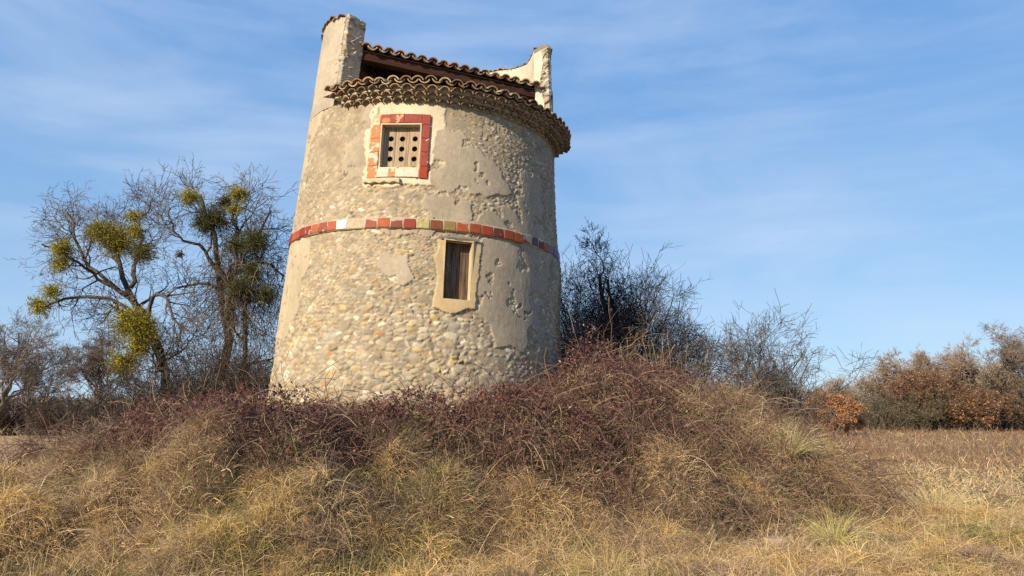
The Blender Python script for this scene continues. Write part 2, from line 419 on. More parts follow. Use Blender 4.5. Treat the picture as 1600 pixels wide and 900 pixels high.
Hm = np.where(tan_sur, 0.052 + 0.003 * wob, Hm)
C = np.where(tan_sur[..., None], np.array([.47, .36, .21]) * (0.88 + 0.24 * n1_), C)
# hairline cracks
crk = np.abs(fbm(Ug * 1.5 + wob * 0.6, Zg * 1.5, 101, 4) - 0.5) < 0.006
crk &= smooth & (fbm(Ug * 1.1, Zg * 1.1, 107, 2) > 0.5)
Hm = np.where(crk, Hm - 0.025, Hm); C = np.where(crk[..., None], C * 0.75, C)
# brown exposed masonry on the far right side
brn = inpoly(Pw, Zw, [(76, 1.2), (74, 3.2), (80, 4.0), (101, 4.1), (101, 1.2)])[..., None]
C = np.where(brn, C * np.array([.75, .62, .52]), C)
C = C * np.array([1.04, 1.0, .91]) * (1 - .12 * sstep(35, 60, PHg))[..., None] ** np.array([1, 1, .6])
Hm += 0.03 * (fbm(Ug * 0.9, Zg * 0.9, 111, 3) - 0.5)
# bulge under the tile band on the right
Rg = rad(Zg) - 0.03 + Hm + 0.05 * sstep(55, 85, PHg) * np.exp(-((Zg - 3.95) / 0.45) ** 2)
Vw = cyl(PHg, Rg, Zg).reshape(-1, 3)
Fw = grid_faces(len(ZZ), len(PH))
# openings
UP = (-13.1, 1.8, 5.11, 5.78)      # upper window phi0, phi1, z0, z1
LO = (13.4, 23.1, 3.165, 4.03)     # slit
fc = (PHg[:-1, :-1] + 0.145).ravel(); fz = (Zg[:-1, :-1] + 0.006).ravel()
hole = np.zeros(len(fc), bool)
for (a, b, c, d) in (UP, LO): hole |= (fc > a + .1) & (fc < b - .1) & (fz > c + .005) & (fz < d - .005)
wall = MB()
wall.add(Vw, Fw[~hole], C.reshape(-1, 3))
# rear half, coarser
PB = np.linspace(100, 260, 90); ZB = np.linspace(1.0, 6.3075, 110)
Pg, Zb = np.meshgrid(PB, ZB); ub = np.radians(Pg) * 2.3
hb = rad(Zb) - 0.01 + 0.05 * (fbm(ub * 6, Zb * 9, 121, 4) - 0.5)
nb = fbm(ub * 4, Zb * 4, 125, 4)[..., None]
wall.add(cyl(Pg, hb, Zb).reshape(-1, 3), grid_faces(len(ZB), len(PB)), (np.array([.40, .34, .25]) * (0.7 + 0.6 * nb)).reshape(-1, 3))

# upper wall: the two horns and the high back between them
TOPP = np.array([82, 86, 92, 110, 125, 140, 180, 240, 270, 300, 312, 319.]); TOPZ = np.array([8.12, 8.22, 8.26, 8.22, 8.32, 8.42, 8.5, 8.35, 8.15, 7.98, 7.93, 7.86])
def topz(p): return np.interp(p, TOPP, TOPZ)
PU = np.arange(82, 319.01, 0.3); VU = np.linspace(0, 1, 150)
uu = np.radians(PU) * 2.15; zz1 = np.linspace(6.28, 8.5, 150)
Hu, Cu = stone_field(uu, zz1, lambda u, v: (0.06, 0.036), 9)
Pg, Tg = np.meshgrid(PU, VU)
Zt = 6.28 + (topz(Pg) + 0.035 * np.sin(Pg * 1.9) * 0.5 - 6.28) * Tg
ug = np.radians(Pg) * 2.15
mo = 0.014 + 0.022 * fbm(ug * 2.0, Zt * 2.0, 131, 4)
fr = sstep(313, 319, Pg) 
mo = mo + 0.02 * (fbm(ug * 1.4, Zt * 1.4, 133, 3) > 0.42) * (1 - fr)
hh = np.maximum(Hu, mo); st_ = (Hu > mo)[..., None]
nn = fbm(ug * 3, Zt * 3, 137, 5)[..., None]
cc = np.where(st_, Cu, np.array([.39, .325, .24]) * (0.78 + 0.44 * nn))
wall.add(cyl(Pg, rad(Zt) - 0.03 + hh, Zt).reshape(-1, 3), grid_faces(len(VU), len(PU)), cc.reshape(-1, 3))
THK_L, THK_R = 0.40, 0.29
def thick(p): return np.interp(p, [82, 140, 319], [THK_R, 0.35, THK_L])
PI_ = np.linspace(82, 319, 240); VI = np.linspace(0, 1, 60)
Pg, Tg = np.meshgrid(PI_, VI); Zt = 6.28 + (topz(Pg) - .17 * np.exp(-((Pg - 82) / 7) ** 2) - 6.28) * Tg; ug = np.radians(Pg) * 1.8
nn = fbm(ug * 3, Zt * 3, 141, 5)[..., None]
wall.add(cyl(Pg, rad(Zt) - thick(Pg) + 0.02 * (nn[..., 0] - .5), Zt).reshape(-1, 3), grid_faces(len(VI), len(PI_))[:, ::-1], (np.array([.50, .43, .32]) * (0.75 + 0.5 * nn)).reshape(-1, 3))
# rough top of the high wall
PT = np.linspace(82, 319, 480); QT = np.linspace(0, 1, 14)
Pg, Qg = np.meshgrid(PT, QT)
zt = topz(Pg) + 0.07 * np.sin(Qg * np.pi) + 0.09 * (fbm(np.radians(Pg) * 22, Qg * 4, 151, 3) - 0.5) * np.sin(Qg * np.pi) - .17 * Qg * np.exp(-((Pg - 82) / 7) ** 2)
rt_ = rad(zt) + 0.005 - (thick(Pg) + 0.01) * Qg
wall.add(cyl(Pg, rt_, zt).reshape(-1, 3), grid_faces(len(QT), len(PT)), (np.array([.20, .155, .11]) * (0.7 + 0.6 * fbm(np.radians(Pg) * 12, Qg * 3, 155, 3)[..., None])).reshape(-1, 3))
# stony end faces of the horns
def end_face(phi, th, z0, z1, sgn, seed, flat=0.0):
    U = np.arange(0, th + 0.001, 0.009); Z = np.arange(z0, z1 + 0.03, 0.009)
    H, Cc = stone_field(U, Z, lambda u, v: (0.085, 0.03), seed, 0.6)
    Ug2, Zg2 = np.meshgrid(U, Z)
    if sgn < 0: Zg2 = z0 + (Zg2 - z0) * (z1 - .17 * Ug2 / th - z0) / (z1 - z0)
    mo = 0.008 + 0.016 * fbm(Ug2 * 8, Zg2 * 5, seed, 3)
    edge = np.minimum(Ug2, th - Ug2)
    h = np.maximum(H, mo) * 2.3 * sstep(0, 0.04, edge)
    r = rad(Zg2) - 0.01 - Ug2
    n = fbm(Ug2 * 9, Zg2 * 9, seed + 3, 3)[..., None]
    c_ = np.where((H > mo)[..., None], Cc * 0.95, np.array([.42, .35, .25]) * (0.8 + 0.4 * n))
    if flat:
        pm = (Ug2 > th * (1 - flat) + 0.03 * np.sin(Zg2 * 7))
        h = np.where(pm, 0.045, h); c_ = np.where(pm[..., None], np.array([.60, .53, .40]) * (0.85 + 0.3 * n), c_)
    p = np.radians(phi)
    base = cyl(phi, r, Zg2)
    tang = np.array([np.cos(p), np.sin(p), 0]) * sgn
    F = grid_faces(len(Z), len(U))
    wall.add((base + tang * h[..., None]).reshape(-1, 3), F, c_.reshape(-1, 3))
end_face(-41, THK_L, 6.28, 7.88, 1, 21)
end_face(82, THK_R, 6.28, 8.12, -1, 22, flat=0.45)
wall.build('wall', M_WALL, root, smooth=True)

# coping of broken tiles on the horns
cop = MB(); rg = np.random.default_rng(5)
def shell(c, ax, up, length, r0, r1, arc=150, th=0.013, seg=9, flip=1):
    c = np.asarray(c, float) - nrm(np.asarray(up, float)) * flip * r0 * math.cos(math.radians(arc / 2))
    """half round tile: from c along unit ax; convex towards up*flip"""
    ax = nrm(np.asarray(ax, float)); up = np.asarray(up, float); up = nrm(up - ax * np.dot(up, ax)); sd_ = np.cross(ax, up)
    a = np.radians(np.linspace(90 - arc / 2, 90 + arc / 2, seg))
    V = []
    for t, r in ((0, r0), (1, r1)):
        for rr in (r, r - th):
            V.append(c + ax * length * t + sd_ * (np.cos(a) * rr)[:, None] + up * ((np.sin(a) * rr) * flip)[:, None])
    V = np.concatenate(V); s = seg; F = []
    for i in range(s - 1):
        F += [(i, i + 1, 2 * s + i + 1, 2 * s + i), (s + i, 3 * s + i, 3 * s + i + 1, s + i + 1), (i, s + i, s + i + 1, i + 1), (2 * s + i, 2 * s + i + 1, 3 * s + i + 1, 3 * s + i)]
    F += [(0, 2 * s, 3 * s, s), (s - 1, 2 * s - 1, 4 * s - 1, 3 * s - 1)]
    return V, np.array(F)
TILE_PAL = np.array([[.36, .23, .13], [.42, .29, .17], [.32, .22, .14], [.48, .36, .22], [.22, .15, .10], [.38, .20, .11], [.38, .30, .20], [.44, .34, .21]])
def tcol(): return TILE_PAL[rg.integers(len(TILE_PAL))] * rg.uniform(0.6, 1.2)
for p in list(np.arange(84, 318, 4.3)):
    if p < 90: continue
    z = topz(p) - 0.012 + rg.normal() * .012 - (.035 if rg.random() < .3 else 0)
    c = cyl(p, rad(z) + 0.045, z + rg.uniform(-.01, .02)); rdir = cyl(p, 1.0, Z0); rdir = -rdir
    V, Fq = shell(c, rdir + np.array([0, 0, .05]), [0, 0, 1], thick(p) + 0.05, .085, .075, 130)
    cop.add(V, Fq, tcol() * 0.75)
cop.build('wall_coping', M_TILE, root)

# --- genoise: three courses of tile ends carrying the front eave
E0, E1 = -33.5, 92.0
def radial(p): return nrm(cyl(p, 1.0, Z0))
for row, (z, pr) in enumerate(((6.16, .085), (6.228, .165), (6.298, .245))):
    g = MB(); st = 4.35
    lo = E0 + (2 - row) * 2.2
    for p in np.arange(lo + (row % 2) * st / 2, E1 + 0.1, st):
        R = rad(z) + pr
        q = p + rg.normal() * 0.15
        c = cyl(q, R - .32, z - 0.012 + rg.normal() * 0.003)
        V, Fq = shell(c, radial(q), [0, 0, 1], .32 + rg.normal() * .006, .080, .080, 150, .013)
        g.add(V, Fq, (np.array([.30, .215, .135]) if rg.random() < .7 else np.array([.34, .22, .13])) * rg.uniform(.6, 1.15))
    # mortar bed under the tiles
    Pm = np.linspace(lo - 1.5, E1 + 1.5, 160)
    ring = []
    for dr, dz in ((-.35, -.03), (pr - .075, -.025), (pr - .075, .03), (pr - .03, .052), (-.35, .052)):
        ring.append(cyl(Pm, rad(z) + dr + 0.006 * np.sin(Pm * 3.1), z + dz))
    Vm = np.stack(ring).reshape(-1, 3)
    g.add(Vm, grid_faces(5, len(Pm)), np.array([.40, .33, .23]))
    for e in (0, len(Pm) - 1): g.add(np.stack(ring)[:, e], np.array([[0, 1, 2, 3]]), np.array([.40, .33, .23])); 
    tag(g.build('eave_course', M_TILE, root))
# --- front roof: fan of canal tiles
fr_ = MB(); slope = math.radians(15)
def roof_pt(p, r, lift=0): return cyl(p, r, 6.362 + (rad(6.3) + .27 - r) * math.tan(slope) + lift)
st = 4.45; Rr = rad(6.3) + .29
for cidx, p in enumerate(np.arange(E0 - 1.5, E1 + 2.1, st)):
    for k in range(4):
        r_hi = Rr - k * .34; sc_ = r_hi / Rr
        jz = rg.normal() * 0.006; jr = rg.normal() * 0.012; jp = rg.normal() * .25
        # channel tile (concave) and cover tile (convex)
        for flip, dp, lift, rr in ((-1, st / 2, 0.04, .092), (1, 0, 0.026, .100)):
            a = roof_pt(p + dp + jp, r_hi + jr, lift + jz + .012 * k); b = roof_pt(p + dp + jp * .5, r_hi - .42, lift + .012 * k)
            V, Fq = shell(a, b - a, [0, 0, 1], .42, rr * sc_, rr * .86 * sc_, 134, .017, 9, flip)
            fr_.add(V, Fq, tcol())
fr_.build('front_roof', M_TILE, root)
under = MB()
Pm = np.linspace(-41, E1 + 1, 120)
rings = [roof_pt(Pm, r, -0.03) for r in (rad(6.3) + .2, 1.6, .9, .05)]
under.add(np.stack(rings).reshape(-1, 3), grid_faces(4, len(Pm)), (.2, .14, .1))
under.build('roof_deck', M_WALL, root)
# --- upper roof, starting on the straight beam between the horns
A_ = cyl(-40.5, rad(7.4) - THK_L + .02, 7.44); B_ = cyl(81.5, rad(7.3) - THK_R + .02, 7.34)
ch = B_ - A_; Lc = np.linalg.norm(ch); cx_ = ch / Lc
back = nrm(np.cross(np.array([0, 0, 1.0]), cx_)); back = nrm(np.array([back[0], back[1], 0]))
if back[1] < 0: back = -back
updir = nrm(back + np.array([0, 0, .30]))
beam = MB()
o0 = A_ - back * 0.02 + np.array([0, 0, -.19]) - cx_ * .1
beam.add(box_pts(o0, cx_ * (Lc + .2), back * .16, np.array([0, 0, .125])), BOXF)
bo = beam.build('beam', M_BEAM, root)
ur = MB()
ncol = int(Lc / .185)
for i in range(ncol + 1):
    s0 = A_ + cx_ * (Lc * (i + .35) / (ncol + .7)) + np.array([0, 0, 0.0])
    for k in range(9):
        for flip, ds, lift, rr in ((-1, .093, .045, .09), (1, 0, .034, .096)):
            c = s0 + cx_ * ds - back * .13 + updir * (k * .34 + rg.normal() * .012) + np.array([0, 0, lift + .010 * k + rg.normal() * .005 - .03])
            if np.hypot(c[0], c[1]) > 1.98 and k > 1: continue
            V, Fq = shell(c, updir, [0, 0, 1], .42, rr, rr * .86, 134, .017, 9, flip)
            ur.add(V, Fq, tcol() * 1.1)
ur.build('upper_roof', M_TILE, root)
dk = MB()
dk.add(box_pts(A_ + np.array([0, 0, -.05]) - back * .02, cx_ * Lc, updir * 1.0, np.array([0, 0, .02])), BOXF, (.12, .08, .05))
dk.add(box_pts(A_ + cx_ * .35 + updir + np.array([0, 0, -.05]), cx_ * (Lc - .7), updir * 1.2, np.array([0, 0, .02])), BOXF, (.12, .08, .05))
dk.build('roof_deck', M_WALL, root)

# red tile frame with worn patches
def tile_quad(g, p0, p1, za, zb, col, seed, wear=0.0, wcol=(.55, .44, .30), off=.030):
    nu, nv = max(3, int((p1 - p0) / .22)), max(3, int((zb - za) / .009))
    P_, Z_ = np.meshgrid(np.linspace(p0 + .01, p1 - .01, nu), np.linspace(za + .002, zb - .002, nv))
    e = np.minimum(np.minimum(P_ - p0 - .01, p1 - .01 - P_) * .04, np.minimum(Z_ - za - .002, zb - .002 - Z_))
    R_ = rad(Z_) + off - .006 * (e < 1e-5)
    n = fbm(P_ * .55, Z_ * 13, seed, 4); m = (n < wear)[..., None]
    c_ = np.where(m, np.array(wcol), np.array(col) * (0.9 + .2 * n[..., None])); R_ = np.where(m[..., 0], R_ - .005, R_)
    g.add(cyl(P_, R_, Z_).reshape(-1, 3), grid_faces(nv, nu), c_.reshape(-1, 3))
# --- tile band
BAND = [(-76, -31.5), (-16.5, 84)]
bp = [(.30, .06, .03), (.22, .035, .025), (.34, .08, .035), (.19, .03, .022), (.30, .10, .04), (.16, .045, .03), (.33, .06, .03)]
band = MB(); step = 4.75
seq = []
for p in np.arange(-76, -27.5, step): seq.append(p)
for p in np.arange(-16.2, 84, step): seq.append(p)
for i, p in enumerate(seq):
    col = np.array(bp[rg.integers(len(bp))]) * rg.uniform(.8, 1.15)
    if i == len(np.arange(-76, -27.5, step)) - 1: col = np.array([.72, .70, .68])
    if abs(p - (-16.2 + 4 * step)) < .1: col = np.array([.36, .32, .12])
    if abs(p - (-16.2 + 5 * step)) < .1: col = np.array([.16, .06, .03])
    if abs(p - (-16.2 + 6 * step)) < .1: col = np.array([.25, .17, .06])
    if abs(p - (-16.2 + 14 * step)) < .1: col = np.array([.10, .07, .07])
    if p > 64: col = np.array([.16, .12, .18]) if p < 75 else np.array([.40, .42, .52])
    if -16 > p > -45 and col[0] < .7: col = col * .85 + np.array([.5, .26, .14]) * .15
    dz = rg.normal() * .004
    tile_quad(band, p + .1, p + step - .1, 4.176 + dz, 4.324 + dz, col, 500 + i, rg.choice([0, .18, .26, .31]), tuple(col * .4 + np.array([.5, .36, .24]) * .6), .036 + rg.normal() * .003)
Pm = np.linspace(-77, 85, 300)
zj = [(-.02, 4.162), (.012, 4.166), (.026, 4.178), (.026, 4.322), (.012, 4.334), (-.02, 4.338)]
band.add(np.stack([cyl(Pm, rad(4.25) + a + .006 * fbm(Pm * .4, Pm * 0 + b, 7, 2), b) for a, b in zj]).reshape(-1, 3), grid_faces(6, len(Pm)), (.40, .33, .22))
band.build('tile_band', M_GLAZED, root)

# --- openings: reveals, shutters, surrounds
def reveal(op, depth, lip, col, name):
    a, b, z0, z1 = op; g = MB()
    rf, rb = rad((z0 + z1) / 2) + lip, rad((z0 + z1) / 2) - depth
    pm = (a + b) / 2; tdir = np.array([math.cos(math.radians(pm)), math.sin(math.radians(pm)), 0]); rd = radial(pm)
    # corners; the back keeps the same width
    def cor(p, z, r): 
        w = math.radians(p - pm) * rad(z)
        return rd * r + tdir * w + np.array([0, 0, z - Z0])
    q = [(a, z0), (b, z0), (b, z1), (a, z1)]
    Fr = [cyl(p, rf, z) for p, z in q]; Bk = [cor(p, z, rb) for p, z in q]
    V = np.array(Fr + Bk)
    g.add(V, np.array([[0, 1, 5, 4], [1, 2, 6, 5], [2, 3, 7, 6], [3, 0, 4, 7]]), col)
    # lip around the mouth hides the broken edge of the wall sheet
    w1, wz = 0.55, 0.022
    O = [cyl(a - w1, rf - .001, z0 - wz), cyl(b + w1, rf - .001, z0 - wz), cyl(b + w1, rf - .001, z1 + wz), cyl(a - w1, rf - .001, z1 + wz)]
    O2 = [cyl(a - w1, rf - .06, z0 - wz), cyl(b + w1, rf - .06, z0 - wz), cyl(b + w1, rf - .06, z1 + wz), cyl(a - w1, rf - .06, z1 + wz)]
    V = np.array(Fr + O + O2)
    F = []
    for i in range(4):
        j = (i + 1) % 4; F += [(i, j, 4 + j, 4 + i), (4 + i, 4 + j, 8 + j, 8 + i)]
    g.add(V, np.array(F), col)
    return g, cor, rb, rd, tdir
sl, cor, rb, rd, td = reveal(LO, .17, .024, np.array([.52, .41, .25]), 'slit')
dw = sl.build('window_surround', M_WALL, root); dw['label'] = 'ochre plaster reveal round the narrow lower opening'
# plank shutter in the slit
a, b, z0, z1 = LO; c00 = cor(a, z0, rb + .03); w = math.radians(b - a) * rad(3.6)
sh = MB(); xs = [0, .34, .66, 1.0]
for i in range(3):
    o0 = c00 + td * (w * xs[i] + .004) + rd * (-.02 - .006 * (i % 2))
    sh.add(box_pts(o0, td * (w * (xs[i + 1] - xs[i]) - .006), rd * .022, np.array([0, 0, z1 - z0])), BOXF)
sh.add(box_pts(c00 - rd * .1, td * w, rd * .02, np.array([0, 0, z1 - z0])), BOXF)
sho = sh.build('shutter', M_DOOR, root); sho['label'] = 'dark weathered plank shutter in the lower slit'
# driftwood lintel
li = MB(); nL = 26; Pl = np.linspace(a - 1.6, b + 2.4, nL)
top = 4.095 + .012 * np.sin((Pl - a) / (b - a) * 3.1) ; bot = 4.036 + .006 * np.sin(Pl * 1.3)
Rl = rad(4.05) + .045
rows = [cyl(Pl, Rl - .07, bot), cyl(Pl, Rl, bot + .004), cyl(Pl, Rl + .008, (top + bot) / 2), cyl(Pl, Rl, top - .004), cyl(Pl, Rl - .07, top)]
li.add(np.stack(rows).reshape(-1, 3), grid_faces(5, nL))
li.add(np.stack(rows)[:, 0], np.array([[0, 1, 2, 3]])); li.add(np.stack(rows)[:, -1], np.array([[0, 1, 2, 3]]))
li.build('lintel', M_LINTEL, root)
# upper window
uw, cor, rb, rd, td = reveal(UP, .15, .022, np.array([.50, .42, .28]), 'window')
win = uw.build('window', M_WALL, root)
a, b, z0, z1 = UP
RED = (.27, .058, .042); ORG = (.55, .17, .06)
tf = MB(); ou = (-17.7, 5.6, 4.94, 5.955)
lx, rx = a - .6, b + .6
# right side, four tiles
zs = [4.94, 5.13, 5.35, 5.57, 5.79]
for i in range(4): tile_quad(tf, rx, ou[1], zs[i], zs[i + 1], (.32, .045, .022) if i == 0 else RED, 200 + i, 0.34 if i in (1, 2) else 0)
tile_quad(tf, rx, ou[1], 5.79, 5.955, RED, 210)
tile_quad(tf, -4.5, rx, 5.805, 5.955, RED, 211); tile_quad(tf, -10.2, -4.5, 5.805, 5.955, RED, 212, .30, (.6, .28, .14)); tile_quad(tf, -14.2, -10.2, 5.805, 5.955, ORG, 213, .5, RED)
tile_quad(tf, -17.5, -14.2, 5.78, 5.955, (.55, .32, .18), 214, .55)
for i, (q0, q1) in enumerate(((4.94, 5.13), (5.13, 5.35), (5.35, 5.57), (5.57, 5.78))): tile_quad(tf, -17.9, lx, q0, q1, ORG if i != 1 else (.50, .16, .07), 220 + i, .45)
tile_quad(tf, lx, -9.0, 4.95, 5.085, (.55, .47, .35), 230); tile_quad(tf, -9.0, -6.5, 4.95, 5.085, ORG, 231, .42); tile_quad(tf, -6.5, rx, 4.95, 5.085, (.58, .50, .37), 232)
# mortar around the tiles
tfm = tf.build('tile_frame', M_GLAZED, win); tfm['label'] = 'worn red and orange tile frame round the upper window'
# sill stone
sl_ = MB(); Pl = np.linspace(-18.5, -4.5, 24); nz = .01 * np.sin(Pl * 1.7)
rows = [cyl(Pl, rad(4.9) - .02, 4.855 + nz), cyl(Pl, rad(4.9) + .055, 4.865 + nz), cyl(Pl, rad(4.9) + .062, 4.9 + 0 * Pl), cyl(Pl, rad(4.9) + .05, 4.928 + 0 * Pl), cyl(Pl, rad(4.9) - .02, 4.932 + 0 * Pl)]
sl_.add(np.stack(rows).reshape(-1, 3), grid_faces(5, 24), (.52, .42, .27)); sl_.add(np.stack(rows)[:, 0], np.array([[0, 1, 2, 3]]), (.5, .4, .27)); sl_.add(np.stack(rows)[:, -1], np.array([[0, 1, 2, 3]]), (.5, .4, .27))
sl_.build('sill', M_WALL, win)
# three boards with rows of round pigeon holes
w = math.radians(b - a) * rad(5.4); hgt = z1 - z0
c00 = cor(a, z0, rb + .03)
bw = [w * .32, w * .355, w * .325]; x0 = 0
for i in range(3):
    g = MB(); cxs = x0 + bw[i] * (.62 if i == 0 else .5); rr = .042; cell = hgt / 4.25
    xa, xb = x0 + .003, x0 + bw[i] - .003
    off = rd * (-.004 * (i == 1))
    def P3(x, z, d): return c00 + td * x + np.array([0, 0, z]) + rd * d + off
    zb_ = 0.0
    cz = [cell * (.12 + k) for k in range(4)]
    lev = [0] + [(cz[k] + cz[k + 1]) / 2 for k in range(3)] + [hgt]
    for k in range(4):
        zc = cz[k]; seg = 32; an = np.arange(seg) / seg * 2 * np.pi + np.pi / 4
        circ = [(cxs + rr * math.cos(t), zc + rr * math.sin(t)) for t in an]
        bx0, bx1, bz0, bz1 = xa, xb, lev[k], lev[k + 1]
        outl = []
        for t in an:
            cx2, cz2 = math.cos(t), math.sin(t)
            tx = ((bx1 - cxs) if cx2 > 0 else (bx0 - cxs)) / (cx2 if abs(cx2) > 1e-6 else 1e-6)
            tz = ((bz1 - zc) if cz2 > 0 else (bz0 - zc)) / (cz2 if abs(cz2) > 1e-6 else 1e-6)
            s_ = min(abs(tx), abs(tz)); outl.append((cxs + cx2 * s_, zc + cz2 * s_))
        circ = [(x, max(0.0, z)) for x, z in circ]; outl = [(x, max(0.0, z)) for x, z in outl]
        # add box corners by extra fan quads
        V = [P3(x, z, 0) for x, z in circ] + [P3(x, z, 0) for x, z in outl] + [P3(x, z, -.03) for x, z in circ]
        F = []
        for s1 in range(seg):
            s2 = (s1 + 1) % seg; F += [(s1, s2, seg + s2, seg + s1), (s1, 2 * seg + s1, 2 * seg + s2, s2)]
        g.add(np.array(V), np.array(F))
        for (X, Z) in ((bx0, bz0), (bx1, bz0), (bx1, bz1), (bx0, bz1)):
            ds = [math.hypot(x - X, z - Z) for x, z in outl]; order = np.argsort(ds)[:2]
            tri = np.array([P3(outl[order[0]][0], outl[order[0]][1], 0), P3(X, Z, 0), P3(outl[order[1]][0], outl[order[1]][1], 0)])
            g.add(tri, np.array([[0, 1, 2]]))
    # edges of the board
    g.add(np.array([P3(xa, 0, 0), P3(xa, hgt, 0), P3(xa, hgt, -.03), P3(xa, 0, -.03)]), np.array([[0, 1, 2, 3]]))
    g.add(np.array([P3(xb, 0, 0), P3(xb, hgt, 0), P3(xb, hgt, -.03), P3(xb, 0, -.03)]), np.array([[0, 1, 2, 3]]))
    g.build('board', M_BOARD, win)
    x0 += bw[i]
g = MB(); g.add(box_pts(c00 - rd * .09, td * w, rd * .02, np.array([0, 0, hgt])), BOXF); g.build('dark_backing', M_GLASS, win)  # dark backing sheet added behind the round holes
# closed floor so that no light enters from below
# ------------------------------------------------------------------ vegetation helpers
def slope(x, y):
    e = 0.15
    return np.stack([(G(x + e, y) - G(x - e, y)) / (2 * e), (G(x, y + e) - G(x, y - e)) / (2 * e)], -1)

def bend(start, d0, length, K, grav, wig, rng):
    """grow N curved strands; start (N,3) d0 (N,3) length (N,) grav (N,) downward pull"""
    n = len(start); P = np.zeros((n, K, 3)); P[:, 0] = start; d = nrm(d0)
    stp = (length / (K - 1))[:, None]
    for k in range(1, K):
        P[:, k] = P[:, k - 1] + d * stp
        d = nrm(d + np.array([0, 0, -1.0]) * grav[:, None] + rng.normal(size=(n, 3)) * wig)
    return P

def grow(P, R, n, ln, ang, t0, t1, up, wig, K, rng, rr=0.6, taper=0.25, lvar=0.35):
    """n children on every strand of P; angles in degrees"""
    Np, Kp, _ = P.shape
    idx = np.repeat(np.arange(Np), n); t = rng.uniform(t0, t1, len(idx))
    x = t * (Kp - 1); i = np.minimum(x.astype(int), Kp - 2); f = (x - i)[:, None]
    st_ = P[idx, i] * (1 - f) + P[idx, i + 1] * f
    T = nrm(P[idx, i + 1] - P[idx, i]); r0 = (R[idx, i] * (1 - f[:, 0]) + R[idx, i + 1] * f[:, 0]) * rr
    perp = nrm(np.cross(T, rng.normal(size=T.shape)))
    a = np.radians(rng.normal(ang, ang * 0.25, len(idx)))[:, None]
    d = T * np.cos(a) + perp * np.sin(a)
    L_ = ln * (1 - 0.45 * t) * np.exp(rng.normal(0, lvar, len(idx)))
    Q = np.zeros((len(idx), K, 3)); Q[:, 0] = st_
    for k in range(1, K):
        Q[:, k] = Q[:, k - 1] + d * (L_ / (K - 1))[:, None]
        d = nrm(d + np.array([0, 0, up]) + rng.normal(size=d.shape) * wig)
    RR = r0[:, None] * np.linspace(1, taper, K)[None]
    return Q, RR

def resample(pts, K, wig, rng):
    pts = np.asarray(pts, float); s = np.concatenate([[0], np.cumsum(np.linalg.norm(np.diff(pts, axis=0), axis=1))]); s /= s[-1]
    t = np.linspace(0, 1, K)
    Q = np.stack([np.interp(t, s, pts[:, k]) for k in range(3)], -1)
    for _ in range(2): Q[1:-1] = (Q[:-2] + 2 * Q[1:-1] + Q[2:]) / 4
    Q[1:] += rng.normal(size=(K - 1, 3)) * wig
    return Q

def tube_mesh(mb, P, R, sides, col, rng, var=0.2):
    V, F = tubes(P, R, sides)
    c = np.asarray(col) * rng.uniform(1 - var, 1 + var, (len(P), 1))
    mb.add(V, F, rep(c, P.shape[1] * sides))
def rib_mesh(mb, P, R, col, rng, var=0.25):
    V, F = ribbons(P, R, rng)
    c = np.asarray(col); c = (c if c.ndim == 2 else c[None]) * rng.uniform(1 - var, 1 + var, (len(P), 1))
    mb.add(V, F, rep(c, P.shape[1] * 2))

def leaf_quads(C_, size, rng, asp=0.5, ori=None):
    """diamond leaves at C_ (N,3) with long half-axis size (N,)"""
    n = len(C_); a = nrm(rng.normal(size=(n, 3)) if ori is None else ori + rng.normal(size=(n, 3)) * 0.4)
    b = nrm(np.cross(a, rng.normal(size=(n, 3)))); s = np.asarray(size)[:, None]
    nn_ = np.cross(a, b)
    V = np.stack([C_ - a * s, C_ + b * s * asp + nn_ * s * .12, C_ + a * s, C_ - b * s * asp + nn_ * s * .12], 1).reshape(-1, 3)
    return V, np.arange(n * 4).reshape(-1, 4)

TREES = []
def tree(label, base, trunks, R0, spec, bark=(.16, .13, .10), twig=(.15, .12, .095), seed=1, leaves=None, name='bare_tree', cat='tree', group=None, tw=1.0, K0=14, wig=0.04):
    """trunks: list of polylines (world points); spec: list of (n, length, angle, up, wig) levels.  The first level stays in the trunk mesh."""
    rng = np.random.default_rng(seed)
    r = empty(name, tuple(base)); tag(r, label, cat, group)
    P = np.stack([resample(t, K0, wig * 1.0, rng) for t in trunks])
    R = np.stack([q * np.linspace(1, 0.28, K0) for q in R0])
    tb = MB(); tube_mesh(tb, P, R, 8, bark, rng, .1)
    cb = MB(); allp = []
    for li, (n, ln, ang, up, wg) in enumerate(spec):
        K = 7 if li < 2 else 5
        P2, R2 = grow(P, R, n, ln, ang, 0.25 if li else 0.35, 1.0, up, wg, K, rng, 0.62)
        if li == 0: tube_mesh(tb, P2, R2, 5, bark, rng)
        elif li == 1: tube_mesh(cb, P2, np.maximum(R2, .006 * tw), 3, bark, rng)
        else: rib_mesh(cb, P2, np.maximum(R2, .0042 * tw), twig, rng)
        P, R = P2, R2; allp.append(P2)
    tb.build('trunk', M_TWIG, r, smooth=True, loc=None).location = tuple(-np.array(base))
    if leaves:
        cnt, size, pal, lo = leaves
        Q = allp[-1]; idx = rng.integers(len(Q), size=cnt); c_ = Q[idx, rng.integers(1, Q.shape[1], cnt)]
        m = fbm(c_[:, 0] * lo + c_[:, 1] * .7, c_[:, 2] * lo, seed, 3) > 0.42
        c_ = c_[m] + rng.normal(size=(m.sum(), 3)) * size
        V, F = leaf_quads(c_, size * rng.uniform(.6, 1.3, len(c_)), rng, .6)
        pc = np.asarray(pal)[rng.integers(len(pal), size=len(c_))] * rng.uniform(.7, 1.2, (len(c_), 1))
        cb.add(V, F, rep(pc, 4))
    cb.build('crown', M_LEAF if leaves else M_TWIG, r).location = tuple(-np.array(base))
    return r, allp

